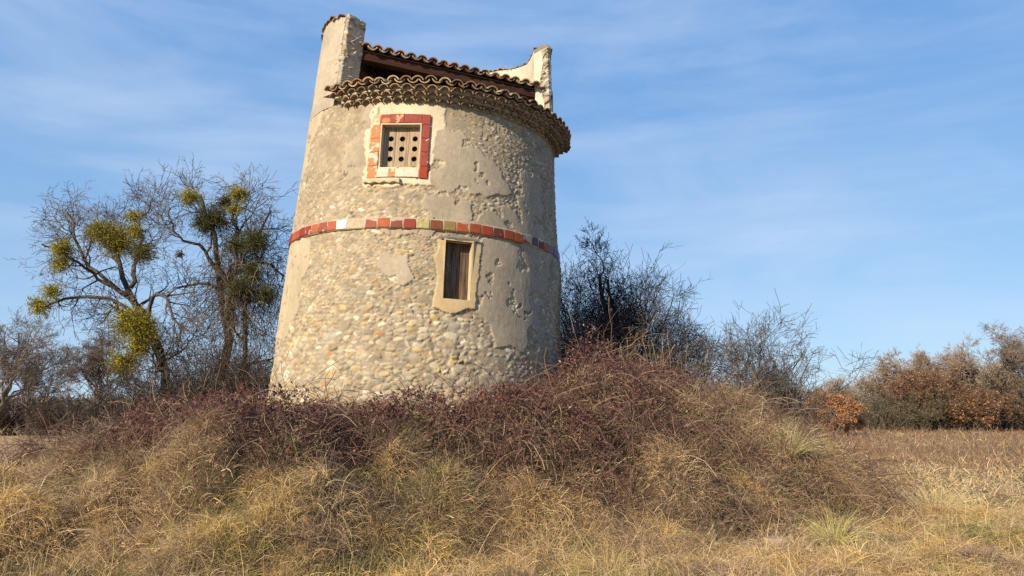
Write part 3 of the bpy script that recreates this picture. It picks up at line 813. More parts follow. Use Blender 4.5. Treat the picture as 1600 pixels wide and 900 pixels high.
def mistletoe(r, base, c, rad_, col, seed, label):
    rng = np.random.default_rng(seed); mb = MB(); c = np.asarray(c)
    n = int(170 * (rad_ / .3) ** 2)
    d = nrm(rng.normal(size=(n, 3))); st_ = c + rng.normal(size=(n, 3)) * rad_ * .12
    P = bend(st_, d, rad_ * rng.uniform(.6, 1.12, n), 5, np.full(n, .05), .25, rng)
    P = c + (P - c) * np.array([1, 1, .9])
    rib_mesh(mb, P, np.full((n, 5), .004), np.array([.14, .13, .04]), rng)
    m = int(n * 10); idx = rng.integers(n, size=m); q = P[idx, rng.integers(1, 5, m)] + rng.normal(size=(m, 3)) * rad_ * .09
    V, F = leaf_quads(q, rng.uniform(.014, .028, m), rng, .38)
    mb.add(V, F, rep(np.asarray(col) * rng.uniform(.6, 1.35, (m, 1)), 4))
    o = mb.build('mistletoe', M_LEAF, r); o.location = tuple(-np.array(base)); o['label'] = label

def gz(x, y): return float(G(np.array([x]), np.array([y]))[0])

# ------------------------------------------------------------------ left: two old trees full of mistletoe
Y1 = 17.0
def pts(*a, Y=Y1, dy=0.0): return [at(px, py, Y + (dy * i)) for i, (px, py) in enumerate(a)]
b1 = at(268, 640, Y1); b1[2] = gz(b1[0], b1[1]) - .1
tr1 = [[b1] + pts((266, 620), (254, 560), (240, 520), (222, 480), (200, 445), (186, 415), (172, 375), (166, 350), dy=.05),
       [b1 + np.array([.1, .1, 0])] + pts((262, 600), (236, 530), (216, 475), (160, 462), (112, 458), (66, 482), dy=-.15),
       pts((226, 488), (180, 450), (134, 415), (120, 375), (108, 335), dy=.2),
       pts((204, 450), (212, 405), (222, 370), (215, 345), (238, 325), dy=.2),
       pts((210, 470), (160, 440), (110, 400), (80, 385), (62, 378), dy=-.25),
       pts((250, 550), (228, 500), (232, 470), (250, 450), (272, 490), (290, 520), dy=-.1)]
o1, _ = tree('broken old tree leaning left, hung with bright yellow mistletoe, beyond the mound', b1, tr1, [.14, .09, .07, .06, .05, .07],
     [(9, .95, 55, .03, .22), (6, .62, 50, .05, .25), (4, .46, 45, .03, .25), (3, .26, 40, 0, .25)], bark=(.10, .08, .06), seed=11, name='old_tree')
for i, (px, py, rr, dk_) in enumerate([(97, 388, .27, 0), (96, 412, .24, 0), (62, 478, .27, 0), (82, 456, .24, 0), (158, 362, .38, 1), (184, 378, .4, 1), (210, 337, .2, 0), (213, 362, .24, 0),
                                       (222, 395, .34, 2), (206, 505, .45, 0), (226, 520, .42, 0), (196, 566, .38, 0), (218, 545, .3, 0)]):
    mistletoe(o1, b1, at(px, py, Y1 - .9 + .1 * (i % 3)), rr * 1.12, [(.44, .36, .03), (.33, .27, .04), (.17, .15, .05)][dk_], 300 + i,
              ['bright yellow-green ball of mistletoe', 'olive yellow ball of mistletoe', 'dull olive ball of mistletoe'][dk_])
b2 = at(360, 620, Y1); b2[2] = gz(b2[0], b2[1]) - .1
tr2 = [[b2] + pts((358, 590), (352, 534), (350, 480), (345, 431), (340, 395), (337, 368), (328, 335), (313, 305), dy=.05),
       pts((352, 440), (330, 405), (303, 384), (282, 370), (264, 343), dy=-.2),
       pts((350, 450), (372, 420), (400, 405), (425, 412), (443, 440), dy=.15),
       pts((356, 520), (362, 430), (374, 380), (366, 330), (372, 295), dy=.1),
       [b2 + np.array([.4, .2, 0])] + pts((375, 560), (395, 470), (398, 400), (402, 350), (420, 330), dy=.1)]
o2, ap2 = tree('tall dark tree with hanging creepers and olive mistletoe close beside the tower', b2, tr2, [.15, .06, .06, .08, .09],
     [(7, 1.2, 50, .03, .22), (5, .8, 48, .04, .25), (4, .46, 45, .02, .25), (3, .26, 40, 0, .25)], bark=(.09, .075, .055), seed=12, name='old_tree')
for i, (px, py, rr, dk_) in enumerate([(296, 308, .27, 0), (374, 303, .27, 0), (334, 342, .42, 2), (318, 350, .28, 2), (365, 328, .2, 0), (352, 315, .25, 2), (400, 376, .38, 2), (368, 382, .28, 2), (395, 425, .3, 2), (375, 450, .34, 2), (415, 460, .3, 2), (282, 398, .12, 2)]):
    mistletoe(o2, b2, at(px, py, Y1 - .8 + .1 * (i % 3)), rr * 1.12, [(.40, .32, .04), (.33, .27, .04), (.10, .09, .035)][dk_], 340 + i,
              ['yellow-green ball of mistletoe near the treetop', '', 'dark olive ball of mistletoe'][dk_])
rng = np.random.default_rng(55)
cr = MB(); n = 1600                                     # creepers hanging through the second tree
c_ = at(378, 450, Y1) + rng.normal(size=(n, 3)) * np.array([.42, .35, .7])
P = bend(c_, rng.normal(size=(n, 3)) + [0, 0, -.2], rng.uniform(.5, 1.5, n), 8, np.full(n, .22), .25, rng)
rib_mesh(cr, P, np.full((n, 8), .005), np.array([.13, .10, .07]), rng)
cr.build('creeper', M_TWIG, o2).location = tuple(-b2)

# ------------------------------------------------------------------ shrubs
def shrub(label, cx, cy, spread, h, n, seed, bark=(.09, .07, .06), lean=(0, 0), tw=1.0, r0=.022, group='bare shrubs on and behind the mound', levels=3, cat='shrub', name='bare_shrub', splay=.55, cz=None, mult=1.0, leaves=None):
    rng = np.random.default_rng(seed)
    bx = cx + rng.normal(size=n) * spread * .22; by = cy + rng.normal(size=n) * spread * .22
    bz = G(bx, by) - .05 if cz is None else np.full(n, cz)
    base = (cx, cy, float(np.min(bz)))
    r = empty(name, base); tag(r, label, cat, group)
    off = np.stack([bx - cx, by - cy], -1) / (spread * .22 + 1e-6)
    d = np.concatenate([off * splay * .5 + rng.normal(size=(n, 2)) * splay * .5 + np.array(lean), np.ones((n, 1))], 1)
    L_ = h * rng.uniform(.6, 1.1, n)
    P = bend(np.stack([bx, by, bz], -1), d, L_, 9, np.full(n, -.02), .13, rng)
    R = r0 * rng.uniform(.5, 1.3, n)[:, None] * np.linspace(1, .3, 9)[None]
    a = MB(); tube_mesh(a, P, R, 5, bark, rng)
    a.build('stems', M_TWIG, r).location = tuple(-np.array(base))
    c = MB(); Q, S = P, R
    for k in range(levels):
        Q, S = grow(Q, S, int([7, 6, 4, 3][k] * mult), h * [.42, .24, .14, .09][k], 42, .2, 1, .03, .2, 6 if k < 1 else 5, rng)
        rib_mesh(c, Q, np.maximum(S, .0036 * tw), bark, rng)
    if leaves:
        cnt, size, pal = leaves; idx = rng.integers(len(Q), size=cnt); q = Q[idx, rng.integers(0, Q.shape[1], cnt)] + rng.normal(size=(cnt, 3)) * size
        V, F = leaf_quads(q, size * rng.uniform(.6, 1.3, cnt), rng, .6); c.add(V, F, rep(np.asarray(pal)[rng.integers(len(pal), size=cnt)] * rng.uniform(.7, 1.2, (cnt, 1)), 4))
    c.build('twigs', M_LEAF if leaves else M_TWIG, r).location = tuple(-np.array(base))
    return r

def gp(px, py, Y): p = at(px, py, Y); return p[0], p[1]
x, y = gp(955, 570, 14.6)
s1 = shrub('dense black thorn shrub with a dead stump beside the tower wall', x, y, 1.9, 2.55, 48, 21, bark=(.07, .058, .05), splay=.42, lean=(-.1, 0), mult=1.1)
st_ = MB(); base = np.array([x, y, gz(x, y)]); rng = np.random.default_rng(3)
Ps = np.stack([resample([[x - .02, y - .3, base[2] - .1], at(950, 500, 14.3), at(936, 450, 14.3), at(938, 430, 14.3)], 12, .02, rng),
               resample([[x + .15, y - .2, base[2] - .1], at(968, 510, 14.4), at(955, 455, 14.4), at(948, 435, 14.4)], 12, .02, rng),
               resample([at(940, 460, 14.3), at(948, 430, 14.3), at(935, 395, 14.3), at(918, 372, 14.3)], 12, .02, rng)])
tube_mesh(st_, Ps, np.array([.10, .075, .016])[:, None] * np.linspace(1.25, .3, 12)[None], 8, (.045, .038, .034), rng)
Q, S = Ps, np.array([.09, .07, .03])[:, None] * np.linspace(1, .3, 12)[None]
for nn__, l__ in ((14, .42), (6, .28), (4, .16)):
    Q, S = grow(Q, S, nn__, l__, 45, .45, 1, .08, .2, 6, rng, .35); rib_mesh(st_, Q, np.maximum(S, .004), (.06, .05, .045), rng)
st_.build('stump', M_TWIG, s1).location = tuple(-np.array(s1.location))
x, y = gp(1040, 590, 15.2); shrub('spreading dark shrub in the middle of the three behind the crest', x, y, 1.3, 2.0, 34, 22, bark=(.06, .05, .045), splay=.5)
x, y = gp(1165, 610, 14.8); shrub('low tangled shrub under the open grey-twigged one', x, y, .9, 1.2, 14, 24, bark=(.10, .085, .07), splay=.55)
x, y = gp(1185, 620, 14.2); shrub('open grey-twigged shrub leaning right at the end of the crest', x, y, .75, 2.15, 27, 23, bark=(.10, .085, .07), splay=.5, lean=(.18, 0), r0=.022, mult=1.0)
x, y = gp(890, 560, 13.6); shrub('thin brown shrub rising against the right edge of the tower', x, y, .8, 1.5, 16, 25, bark=(.15, .105, .07), splay=.35)
# scrub at the feet of the two old trees
for i, (px, py, Y, h, sp_, n, lab) in enumerate([(255, 620, 16.4, 1.9, 1.7, 34, 'dark scrub around the foot of the leaning old tree'),
                                              (320, 600, 16.6, 2.6, 1.9, 56, 'tall dark thicket between the two old trees'),
                                              (395, 590, 16.2, 2.7, 1.6, 50, 'dense brown thicket between the tall tree and the tower'),
                                              (415, 585, 14.6, 1.2, 1.0, 18, 'short reddish scrub against the left foot of the tower')]):
    x, y = gp(px, py, Y); shrub(lab, x, y, sp_, h, n, 400 + i, bark=[(.075, .06, .045), (.07, .055, .042), (.085, .065, .048), (.17, .09, .07)][i], splay=.5, group='scrub at the foot of the old trees', mult=1.15)

# ------------------------------------------------------------------ far trees
def auto_tree(label, px, Y, top, R, seed, bark, twig, name='bare_tree', leaves=None, group=None, tf_=.32, n=(8, 7, 6, 5), lean=0.0, th=.018, cat='tree', tw=None, up=.04, nl=6):
    rng = np.random.default_rng(seed)
    p = at(px, 640, Y); z0 = gz(p[0], p[1]); base = np.array([p[0], p[1], z0 - .1])
    H = (at(px, top, Y)[2] - z0) * .84; R = R * .86
    tk = []; r0 = []
    fork = base + np.array([lean * H * .3, 0, H * tf_])
    tk.append([base, (base + fork) / 2 + rng.normal(size=3) * .02 * H, fork, fork + np.array([lean * H * .4, 0, H * .55])]); r0.append(H * th)
    nl += 4
    for k in range(nl):
        a = 2.4 * k + rng.uniform(-.3, .3); e = math.radians(-12 + 88 * ((k + .5) / nl) ** .9)
        end = base + np.array([math.cos(a) * math.cos(e) * R * .86 + lean * H * .5, math.sin(a) * math.cos(e) * R * .86, H * (.54 + .40 * math.sin(e))])
        mid = fork + (end - fork) * .5 + np.array([0, 0, H * .06]); f0 = base + (fork - base) * rng.uniform(.75, 1.1)
        tk.append([f0, mid, end]); r0.append(H * th * .55)
    tw_ = max(1.0, Y / 17.0 * .7) if tw is None else tw
    L1 = R * .46
    return tree(label, base, tk, r0, [(n[0], L1, 45, up, .18), (n[1], L1 * .55, 45, up, .2), (n[2], L1 * .33, 45, up, .2), (n[3], L1 * .2, 42, up, .2)][:4], bark, twig, seed, leaves, name, cat, group, tw=tw_, K0=9, wig=.012 * H)

LG = 'bare trees beyond the ploughed strip'
auto_tree('big pale bare tree at the left end of the ploughed strip', -15, 34, 455, 3.3, 501, (.17, .14, .11), (.19, .155, .125), group=LG, lean=.25, n=(7, 6, 5, 4))
auto_tree('slim bare tree behind the big pale one at the left edge', 45, 46, 510, 2.6, 502, (.15, .125, .10), (.17, .14, .115), group=LG, n=(6, 6, 5, 3))
auto_tree('small oak with a dark straight trunk at the end of the ploughed strip', 152, 52, 488, 3.4, 503, (.10, .08, .065), (.16, .12, .09), group=LG, name='oak_tree', leaves=(2500, .05, [(.24, .14, .07), (.30, .19, .10)], .8), tf_=.3, n=(7, 6, 5, 4))
OAK = [(.48, .25, .11), (.55, .30, .13), (.40, .20, .09), (.36, .23, .13)]
RG = 'trees along the far edge of the right field'
auto_tree('wide bare brown tree cut off by the right edge of the picture', 1630, 56, 500, 5.2, 511, (.16, .13, .10), (.27, .20, .14), group=RG, nl=8, tf_=.2, leaves=(5000, .06, [(.22, .14, .08), (.26, .15, .08)], .5))
auto_tree('broad rounded bare tree, tallest of the far right wood', 1500, 60, 540, 5.0, 512, (.15, .125, .10), (.27, .205, .15), group=RG, nl=8, tf_=.25)
auto_tree('brown bare tree behind the russet oak', 1420, 62, 548, 4.4, 513, (.15, .125, .10), (.27, .20, .14), group=RG, nl=8, tf_=.2)
auto_tree('russet oak still in dead leaf in the middle of the far right wood', 1445, 56, 566, 3.3, 514, (.11, .085, .065), (.18, .11, .07), name='oak_tree', group=RG, nl=8, tf_=.12, leaves=(10000, .055, OAK, .45))
auto_tree('low russet oak with sparse leaves right of the taller russet one', 1530, 54, 610, 2.9, 515, (.11, .085, .065), (.18, .11, .07), name='oak_tree', group=RG, nl=7, tf_=.15, leaves=(4500, .07, OAK, .6))
auto_tree('small round orange-leaved oak standing alone at the end of the path', 1304, 44, 600, 1.8, 516, (.11, .085, .065), (.2, .12, .07), name='oak_tree', group=RG, nl=7, tf_=.08, leaves=(24000, .042, [(.60, .30, .12), (.52, .25, .09), (.66, .36, .16)], .3), n=(8, 8, 6, 4))
auto_tree('twisted bare tree with thick arching limbs above the orange oak', 1325, 64, 583, 4.0, 517, (.20, .17, .14), (.28, .23, .18), group=RG, nl=6, tf_=.3, th=.03, n=(6, 6, 5, 4))
auto_tree('grey bushy bare tree at the left end of the far right wood', 1232, 62, 606, 3.0, 518, (.2, .17, .14), (.29, .24, .19), group=RG, nl=7, tf_=.15)
auto_tree('small grey bare tree beside the bushy grey one', 1278, 66, 600, 2.4, 519, (.2, .17, .14), (.28, .23, .18), group=RG, nl=6, tf_=.2)
auto_tree('half-hidden bare tree in the gap between the two widest far crowns', 1565, 66, 560, 3.4, 520, (.15, .125, .10), (.25, .20, .15), group=RG, nl=7, tf_=.2)
def shrub_row(items, seed0, group, Y0, pal, leaves=True):
    for i, (px, h, lab, bk) in enumerate(items):
        x, y = gp(px, 640, Y0 + (i % 3))
        shrub(lab, x, y, 3.4, h, 34, seed0 + i, bark=bk, splay=.7, tw=2.6, r0=.03, group=group, name='hedge_shrub', mult=1.0, leaves=(2500, .05, pal))
shrub_row([(1240, 1.6, 'grey-brown scrub left of the lone orange oak', (.15, .12, .09)), (1350, 1.7, 'grey-brown scrub just right of the lone orange oak', (.15, .12, .085)),
           (1385, 2.2, 'olive scrub below the left side of the russet oak', (.15, .125, .08)), (1420, 2.4, 'olive scrub right below the russet oak', (.145, .125, .075)),
           (1462, 2.5, 'olive-brown scrub below the tallest rounded tree', (.15, .125, .08)), (1500, 2.2, 'brown scrub below the gap in the far right wood', (.14, .10, .07)),
           (1555, 2.3, 'dark brown scrub right of the low russet oak', (.12, .09, .065)), (1600, 2.6, 'brown scrub at the right edge of the picture', (.13, .10, .07)), (1640, 2.6, 'brown scrub at the foot of the cut-off tree', (.13, .10, .07))],
          540, 'scrub below the far right trees', 55, [(.26, .21, .10), (.30, .22, .12), (.24, .18, .11), (.22, .20, .09)])
shrub_row([(-40, 2.1, 'dark brown hedge bush at the left edge of the picture', (.10, .07, .055)), (0, 2.2, 'dark brown hedge bush, second from the left edge', (.10, .07, .055)),
           (40, 2.2, 'dark hedge bush at the back of the ploughed strip', (.095, .07, .055)), (85, 1.9, 'dark hedge bush left of the small oak', (.10, .075, .055)), (125, 1.5, 'low hedge bush at the foot of the small oak', (.12, .085, .06))],
          560, 'hedge behind the ploughed strip', 46, [(.12, .08, .06), (.14, .09, .06)])
# far-off woods that read as one mass
rng = np.random.default_rng(77); wd = MB()
n = 16000; xs = rng.uniform(-1, 1, n); 
ang = np.where(rng.random(n) < .5, rng.uniform(-46, -8, n), rng.uniform(8, 46, n)); dist = rng.uniform(120, 150, n)
x = np.sin(np.radians(ang)) * dist; y = np.cos(np.radians(ang)) * dist
hh_ = 3.2 + 3.4 * fbm(ang * .35, ang * 0, 78, 4)
z = G(x, y); s0 = np.stack([x, y, z + hh_ * rng.uniform(0, .55, n)], -1)
P = bend(s0, np.concatenate([rng.normal(size=(n, 2)) * .6, np.ones((n, 1))], 1), hh_ * rng.uniform(.25, .5, n), 5, np.zeros(n), .3, rng)
rib_mesh(wd, P, np.full((n, 5), .07), np.array([.17, .13, .10]), rng)
tag(wd.build('woodland', M_TWIG), 'low brown line of winter woodland on the horizon', 'woodland', kind='stuff')

# ------------------------------------------------------------------ ground cover
PALG = np.array([[.37, .27, .15], [.50, .40, .26], [.24, .17, .105], [.13, .09, .058], [.44, .33, .19], [.30, .22, .14], [.20, .14, .09], [.58, .48, .33]])
GREEN = np.array([[.15, .18, .05], [.22, .23, .07], [.11, .14, .04]])
GOLD = np.array([[.50, .36, .16], [.56, .43, .21], [.40, .28, .13]])
GREY = np.array([[.24, .19, .135], [.17, .13, .09], [.30, .24, .17], [.12, .085, .06]])
RUST = np.array([[.25, .15, .085], [.20, .115, .07], [.30, .20, .12]])
def cover_cols(x, y, rng):
    n = len(x); m, t, r, a = mound(x, y)
    pick = lambda pal: pal[rng.integers(len(pal), size=n)]
    c = pick(PALG)
    ng = fbm(x * .8 + 7, y * .8, 201, 3) + (x < -1) * .06 - (x > 1) * .07; q = rng.random(n)
    c = np.where(((q < 2.0 * np.clip(ng - .44, 0, .35)) & (t < .62))[:, None], pick(GREEN), c)
    nq = fbm(x * .6, y * .6 + 9, 205, 3)
    c = np.where(((rng.random(n) < .9 * sstep(.48, .62, nq)) & (t > .02))[:, None], pick(GREY), c)
    gold = sstep(.50, .66, fbm(x * .7 + 3, y * .7 + 31, 209, 3)) * .40 + .9 * sstep(3.2, 4.2, r) * sstep(.70, .9, t) * (np.abs(a + 2) < 30) + .35 * (t < .01) * sstep(.5, .62, fbm(x * 1.6, y * 1.1, 219, 3))
    c = np.where((rng.random(n) < gold)[:, None], pick(GOLD), c)
    rs = (sstep(4, 8, x + 0.0 * y) * sstep(15, 22, y)) * .75 * sstep(.30, .50, fbm(x * .25, y * .12, 213, 3)) * (t < .02)
    c = np.where((rng.random(n) < rs)[:, None], pick(RUST), c)
    dk = ((x > 3.0) & (t > .05) & (t < .8) & (a < 20) & (a > -50)) * .65
    c = np.where((rng.random(n) < dk)[:, None], pick(GREY), c)
    return c * rng.uniform(.8, 1.9, (n, 1)) * np.array([1.14, 1.09, 1.0])

def field_pts(n, r0, r1, rng, amax=45):
    r = r0 * (r1 / r0) ** rng.random(n); a = np.radians(rng.uniform(-amax, amax, n))
    return r * np.sin(a), r * np.cos(a)

def clear_tower(x, y, pad=.05): return np.hypot(x - TX, y - TY) > 2.44 + pad
STONE_XY = at(1212, 845, 1.6 * F_PX / 205)[:2]
def off_stone(x, y): return ~((np.abs(x - STONE_XY[0] * y / STONE_XY[1]) < .2) & (y > STONE_XY[1] - .9) & (y < STONE_XY[1] + .1))
def soilmask(x, y): return sstep(-4, -9, x) * sstep(19, 23, y)

def bramble_density(x, y):
    m, t, r, a = mound(x, y)
    nz = fbm(x * .7 + 2, y * .7, 321, 3)
    front = sstep(.24, .46, t + .65 * (nz - .5)) * sstep(5.6, 4.2, np.hypot(x - TX, y - TY) + np.maximum(x - 2, 0) * .4)
    left = ((a > 150) | (a < -145)) * sstep(.12, .35, t) * sstep(.95, .8, t)
    return np.clip(np.maximum(front, left * .9), 0, 1), t, r, a

def blades(mb, x, y, ln, wd_, rng, lie=.8, K=4, colf=cover_cols, grav=.25, up=.5):
    k = clear_tower(x, y, .12) & (off_stone(x, y) | (ln < .1)) & (rng.random(len(x)) > .97 * soilmask(x, y)); x, y = x[k], y[k]
    k = rng.random(len(x)) < .28 + 1.6 * sstep(.36, .56, fbm(x * 2.6, y * 2.6, 303, 3)); x, y = x[k], y[k]; n = len(x)
    k = rng.random(n) > .8 * bramble_density(x, y)[0] * np.exp(-.0 * x); x, y = x[k], y[k]; n = len(x); ln = ln if np.isscalar(ln) else ln[k]
    g = slope(x, y); th = fbm(x * 1.3, y * 1.3, 301, 3) * 16; th2 = rng.uniform(0, 6.28, n)
    m = lie * .55
    d = np.stack([np.cos(th) * m - np.clip(g[:, 0], -1, 1) * .6 + np.cos(th2) * .75, np.sin(th) * m - np.clip(g[:, 1], -1, 1) * .6 + np.sin(th2) * .75, np.full(n, up) + rng.uniform(0, .6, n)], -1)
    dist = np.hypot(x, y); sc_ = np.clip(dist / 9, 1, 6)
    cl = .55 + .9 * fbm(x * 1.6, y * 1.6, 305, 3)
    L_ = ln * np.exp(rng.normal(-.15, .42, n)) * cl * (1 + .12 * (sc_ - 1))
    z = G(x, y) - .02 + rng.uniform(0, .05, n)
    P = bend(np.stack([x, y, z], -1), d, L_, K, np.full(n, grav) * rng.uniform(.1, 1.9, n), .2, rng)
    W = (wd_ * sc_ * np.exp(rng.normal(0, .38, n)))[:, None] * np.array([1, .95, .7, .15, .1][:K] if K < 5 else np.linspace(1, .1, K))[None]
    V, F = ribbons(P, W, rng); mb.add(V, F, rep(colf(x, y, rng), K * 2))

rng = np.random.default_rng(900); gb = MB()
x, y = field_pts(230000, 4.6, 75, rng); blades(gb, x, y, .17, .0019, rng, up=.55, lie=.55)
x = rng.uniform(-12, 8.5, 620000); y = rng.uniform(5.4, 15.0, 620000); m, t, r, a = mound(x, y)
k = (t > 0) & ((y < TY + 1.5) | (t < .95)); blades(gb, x[k], y[k], .22, .0019, rng, lie=.7, up=.5, grav=.32)
x, y = field_pts(160000, 4.8, 30, rng); blades(gb, x, y, .07, .0024, rng, up=.05, lie=.2, K=3, grav=.1)      # fallen litter
x = rng.uniform(-12, 8.5, 400000); y = rng.uniform(5.4, 13.5, 400000); k = mound(x, y)[1] > 0; blades(gb, x[k], y[k], .075, .0024, rng, up=.1, lie=.2, K=3, grav=.1)
x, y = field_pts(16000, 4.8, 40, rng); blades(gb, x, y, .42, .0018, rng, lie=.25, up=1.5, grav=.10, K=5)     # standing stalks
cb_ = np.random.default_rng(41)
cl_ = [(b[0], b[1], min(.34, b[2] * .6)) for b in BUMPS] + list(zip(cb_.uniform(-9.5, 7, 420), cb_.uniform(6.0, 11.8, 420), cb_.uniform(.12, .32, 420))) + list(zip(cb_.uniform(2, 9, 50), cb_.uniform(7, 16, 50), cb_.uniform(.08, .16, 50)))
CP = [np.array([[.50, .38, .22], [.42, .31, .18], [.58, .47, .30]]), np.array([[.56, .41, .17], [.48, .34, .14], [.62, .50, .26]]), np.array([[.30, .225, .15], [.24, .175, .12], [.36, .27, .18]]), np.array([[.30, .27, .11], [.44, .36, .18], [.24, .24, .09]]), np.array([[.40, .29, .20], [.33, .235, .165], [.47, .36, .25]])]
for bx_, by_, br_ in cl_:
    dn_, t_1, _, _ = bramble_density(np.array([bx_]), np.array([by_]))
    if np.hypot(bx_ - STONE_XY[0], by_ - STONE_XY[1] + .5) < .8: continue
    if dn_[0] > .55 or (t_1[0] > .98) or (abs(bx_) / by_ > .95): continue
    n = int(1700 * br_); th = cb_.uniform(0, 6.28, n); q = cb_.random(n) ** .7
    xx_, yy_ = bx_ + np.cos(th) * q * br_ * 1.1, by_ + np.sin(th) * q * br_ * .9
    bias = cb_.uniform(0, 6.28); 
    d = np.stack([np.cos(th) * q + .35 * math.cos(bias), np.sin(th) * q - .35 + .2 * math.sin(bias), np.full(n, .35)], -1) + cb_.normal(size=(n, 3)) * .5
    P = bend(np.stack([xx_, yy_, G(xx_, yy_) + .5 * (1 - q ** 2) * br_], -1), d, .05 + br_ * cb_.uniform(.3, 1.1, n), 6, cb_.uniform(.1, .5, n), .2, cb_)
    pal_ = CP[cb_.choice(5, p=[.3, .26, .2, .08, .16])]
    rib_mesh(gb, P, (.0021 * np.exp(cb_.normal(0, .35, n)))[:, None] * np.linspace(1, .2, 6)[None], pal_[cb_.integers(3, size=n)] * np.array([1.2, 1.13, 1.0]), cb_, .4)
tag(gb.build('grass', M_GRASS), 'matted dry winter grass over the mound and field', 'grass', kind='stuff')
# russet dead weeds of the right field
wb = MB()
x, y = field_pts(30000, 13, 60, rng, 44); k = (x > 4.5) & (mound(x, y)[1] < .01) & (x / y > .30) & (fbm(x * .3, y * .15, 311, 3) + .2 * sstep(16, 26, y) > .5)
x, y = x[k], y[k]; n = len(x); dist = np.hypot(x, y)
P = bend(np.stack([x, y, G(x, y)], -1), np.concatenate([rng.normal(size=(n, 2)) * .35, np.ones((n, 1))], 1), rng.uniform(.25, .65, n), 5, np.full(n, .03), .16, rng)
rib_mesh(wb, P, (.0022 * np.clip(dist / 9, 1, 6))[:, None] * np.linspace(1, .5, 5)[None], RUST[rng.integers(3, size=n)], rng)
tag(wb.build('dead_weeds', M_GRASS), 'rust brown dead weeds standing in the right field', 'weeds', kind='stuff')

# brambles: arching canes and purple winter leaves
N_ = 520000
x = rng.uniform(-12.5, 6, N_); y = rng.uniform(6.5, 16, N_)
dn, t, r, a = bramble_density(x, y)
hp = .22 + .38 * fbm(x * 1.1, y * 1.1, 331, 3)                                     # thickness of the tangle
heap = np.exp(-(((x - 1.15) / .75) ** 2 + ((y - 12.2) / 1.2) ** 2)) * 1.1
hp = hp * (1 - .35 * sstep(3.6, 2.7, np.hypot(x - TX, y - TY)) * (y < TY)) * (1 - .6 * sstep(-3.5, -6, x)) + heap; dn = np.maximum(dn, heap * 1.2 * (x > .9)) * np.exp(-heap * .6)
k = (rng.random(N_) < dn * (1 - .7 * sstep(.6, 2.6, x))) & clear_tower(x, y, .03); x, y, hp = x[k], y[k], hp[k]; n = len(x)
keep = np.where(fbm(x * 3, y * 3, 335, 2) > .36, 1, .25) > rng.random(n); x, y, hp = x[keep], y[keep], hp[keep]; n = len(x)
z = G(x, y) + hp * rng.random(n) ** .55 + .02
PUR = np.array([[.13, .055, .05], [.17, .075, .065], [.09, .04, .038], [.20, .09, .07], [.15, .08, .06], [.22, .15, .09], [.12, .045, .055], [.18, .085, .08]])
lb = MB(); V, F = leaf_quads(np.stack([x, y, z], -1), np.clip(.017 * np.exp(rng.normal(0, .38, n)), .007, .045), rng, .55)
cc = PUR[rng.integers(len(PUR), size=n)] * rng.uniform(.7, 1.3, (n, 1))
sp_ = rng.random(n); cc[sp_ < .012] = (.42, .17, .07); cc[(sp_ > .012) & (sp_ < .022)] = (.5, .42, .3)
lb.add(V, F, rep(cc, 4))
n = 38000; x = rng.uniform(-12.5, 7.2, n); y = rng.uniform(6.0, 16, n); dn, t, r, a = bramble_density(x, y)
rb = ((x > 1.5) & (t > .06) & (a < 40)) * .5; heap = np.exp(-(((x - 1.25) / .9) ** 2 + ((y - 12.0) / 1.3) ** 2))
k = (rng.random(n) < np.maximum(dn * .95, np.maximum(rb, heap)) + .01 * (t > .05)) & clear_tower(x, y, .1); x, y = x[k], y[k]; n = len(x); heap = heap[k]
g = slope(x, y)
d = np.concatenate([-g * .7 + rng.normal(size=(n, 2)) * .6, np.ones((n, 1)) * 1.0], 1)
P = bend(np.stack([x, y, G(x, y)], -1), d, rng.uniform(.45, 1.05, n) * (1 + .9 * heap), 8, rng.uniform(.12, .5, n), .16, rng)
CANE = np.array([[.20, .12, .075], [.15, .085, .06], [.34, .25, .16], [.13, .07, .055], [.20, .12, .085]])
rib_mesh(lb, P, np.full((n, 8), .0038), CANE[rng.integers(5, size=n)], rng)
Q, S = grow(P, np.full((n, 8), .004), 3, .22, 50, .2, 1, 0, .25, 4, rng); rib_mesh(lb, Q, np.full(Q.shape[:2], .0026), CANE[rng.integers(5, size=len(Q))], rng)
tag(lb.build('brambles', M_LEAF), 'purple-leaved brambles tangled over the mound below the tower', 'brambles', kind='stuff')

# ------------------------------------------------------------------ single tussocks, tall stalks, stone
def tussock(label, px, py, Y, h, n, pal, seed):
    h *= 1.35; rng = np.random.default_rng(seed); p = at(px, py, Y); x0, y0 = p[0], p[1]; z0 = gz(x0, y0)
    th = rng.uniform(0, 6.28, n); q = rng.random(n) ** .5
    s = np.stack([x0 + np.cos(th) * q * h * .25, y0 + np.sin(th) * q * h * .25, np.full(n, z0 - .02)], -1)
    d = np.stack([np.cos(th) * q, np.sin(th) * q, np.full(n, 1.0)], -1)
    P = bend(s, d, h * rng.uniform(.7, 1.5, n), 7, rng.uniform(.1, .35, n), .07, rng)
    mb = MB(); c = np.asarray(pal)[rng.integers(len(pal), size=n)] * rng.uniform(.8, 1.2, (n, 1))
    V, F = ribbons(P, np.full(n, .0034)[:, None] * np.linspace(1, .15, 7)[None], rng); mb.add(V, F, rep(c, 14))
    o = mb.build('grass_tussock', M_GRASS, loc=(x0, y0, z0)); tag(o, label, 'grass tussock', 'pale grass tussocks at the foot of the mound')
GR_ = [(.68, .57, .30), (.58, .47, .22), (.44, .42, .17), (.74, .64, .38)]
def gy_at(py): return 1.6 * F_PX / (py - 640)
tussock('pale tussock just above and left of the flat stone', 1240, 810, gy_at(818), .34, 420, GR_, 1)
tussock('yellow-green tussock right of the flat stone', 1302, 835, gy_at(840), .32, 420, [(.64, .56, .22), (.50, .48, .18), (.72, .62, .32)], 2)
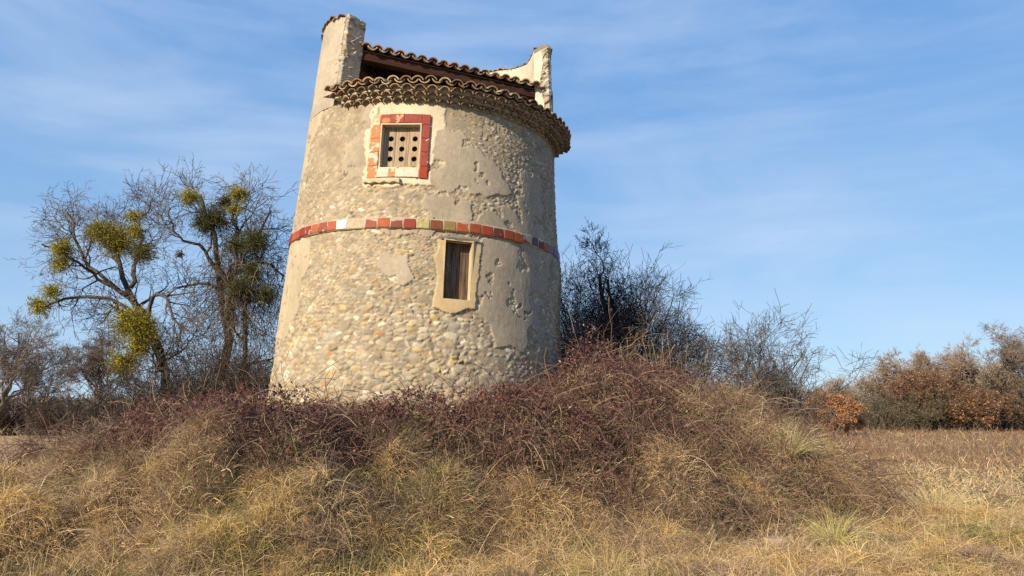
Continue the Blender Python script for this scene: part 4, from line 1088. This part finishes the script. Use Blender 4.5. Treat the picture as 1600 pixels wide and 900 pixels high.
tussock('broad straw tussock beyond the tip of the dark brambles', 1455, 800, gy_at(805), .42, 520, [(.72, .59, .30), (.62, .49, .23)], 3)
tussock('greenish tussock half way up the right slope of the mound', 1205, 720, 10.9, .28, 300, [(.46, .38, .18), (.52, .42, .2), (.38, .34, .14)], 4)
tussock('straw tussock at the bottom edge of the picture below the tower', 950, 885, gy_at(888), .26, 380, [(.60, .46, .20), (.52, .38, .15)], 5)
sp = at(1212, 845, gy_at(845)); z0 = gz(sp[0], sp[1])
import bmesh
bm = bmesh.new(); bmesh.ops.create_icosphere(bm, subdivisions=4, radius=1)
for v in bm.verts:
    c = v.co; k = 1 + .22 * (float(fbm(np.array([c.x * 1.7 + 5]), np.array([c.y * 1.7 + c.z * 2]), 8, 3)[0]) - .5)
    c.x *= .15 * k * k; c.y *= .11 * k; c.z = max(-.4, min(.5, c.z)) * .075 * k
me = bpy.data.meshes.new('flat_stone'); bm.to_mesh(me); bm.free()
for p_ in me.polygons: p_.use_smooth = True
a_ = me.color_attributes.new('Col', 'FLOAT_COLOR', 'POINT')
for v in a_.data: v.color = (.33, .25, .165, 1)
me.materials.append(M_STONE); so = bpy.data.objects.new('flat_stone', me); COL.objects.link(so); so.location = (sp[0], sp[1], z0 + .045)
tag(so, 'flat tan stone lying in the grass below the right slope of the mound', 'stone')
# clump of tall pale stalks on the crest
rng = np.random.default_rng(8); n = 34; p = at(1025, 620, 11.6)
x = p[0] + rng.normal(size=n) * .28; y = p[1] + rng.normal(size=n) * .25
P = bend(np.stack([x, y, G(x, y)], -1), np.concatenate([rng.normal(size=(n, 2)) * .08, np.ones((n, 1))], 1), rng.uniform(.6, 1.1, n), 7, np.full(n, .01), .04, rng)
mb = MB(); rib_mesh(mb, P, np.full((n, 7), .0035), np.array([.36, .28, .19]), rng)
zz_ = gz(p[0], p[1]); tag(mb.build('dry_stalks', M_GRASS, loc=(p[0], p[1], zz_)), 'clump of tall pale dry stalks standing on the mound right of the tower', 'dry stalks')
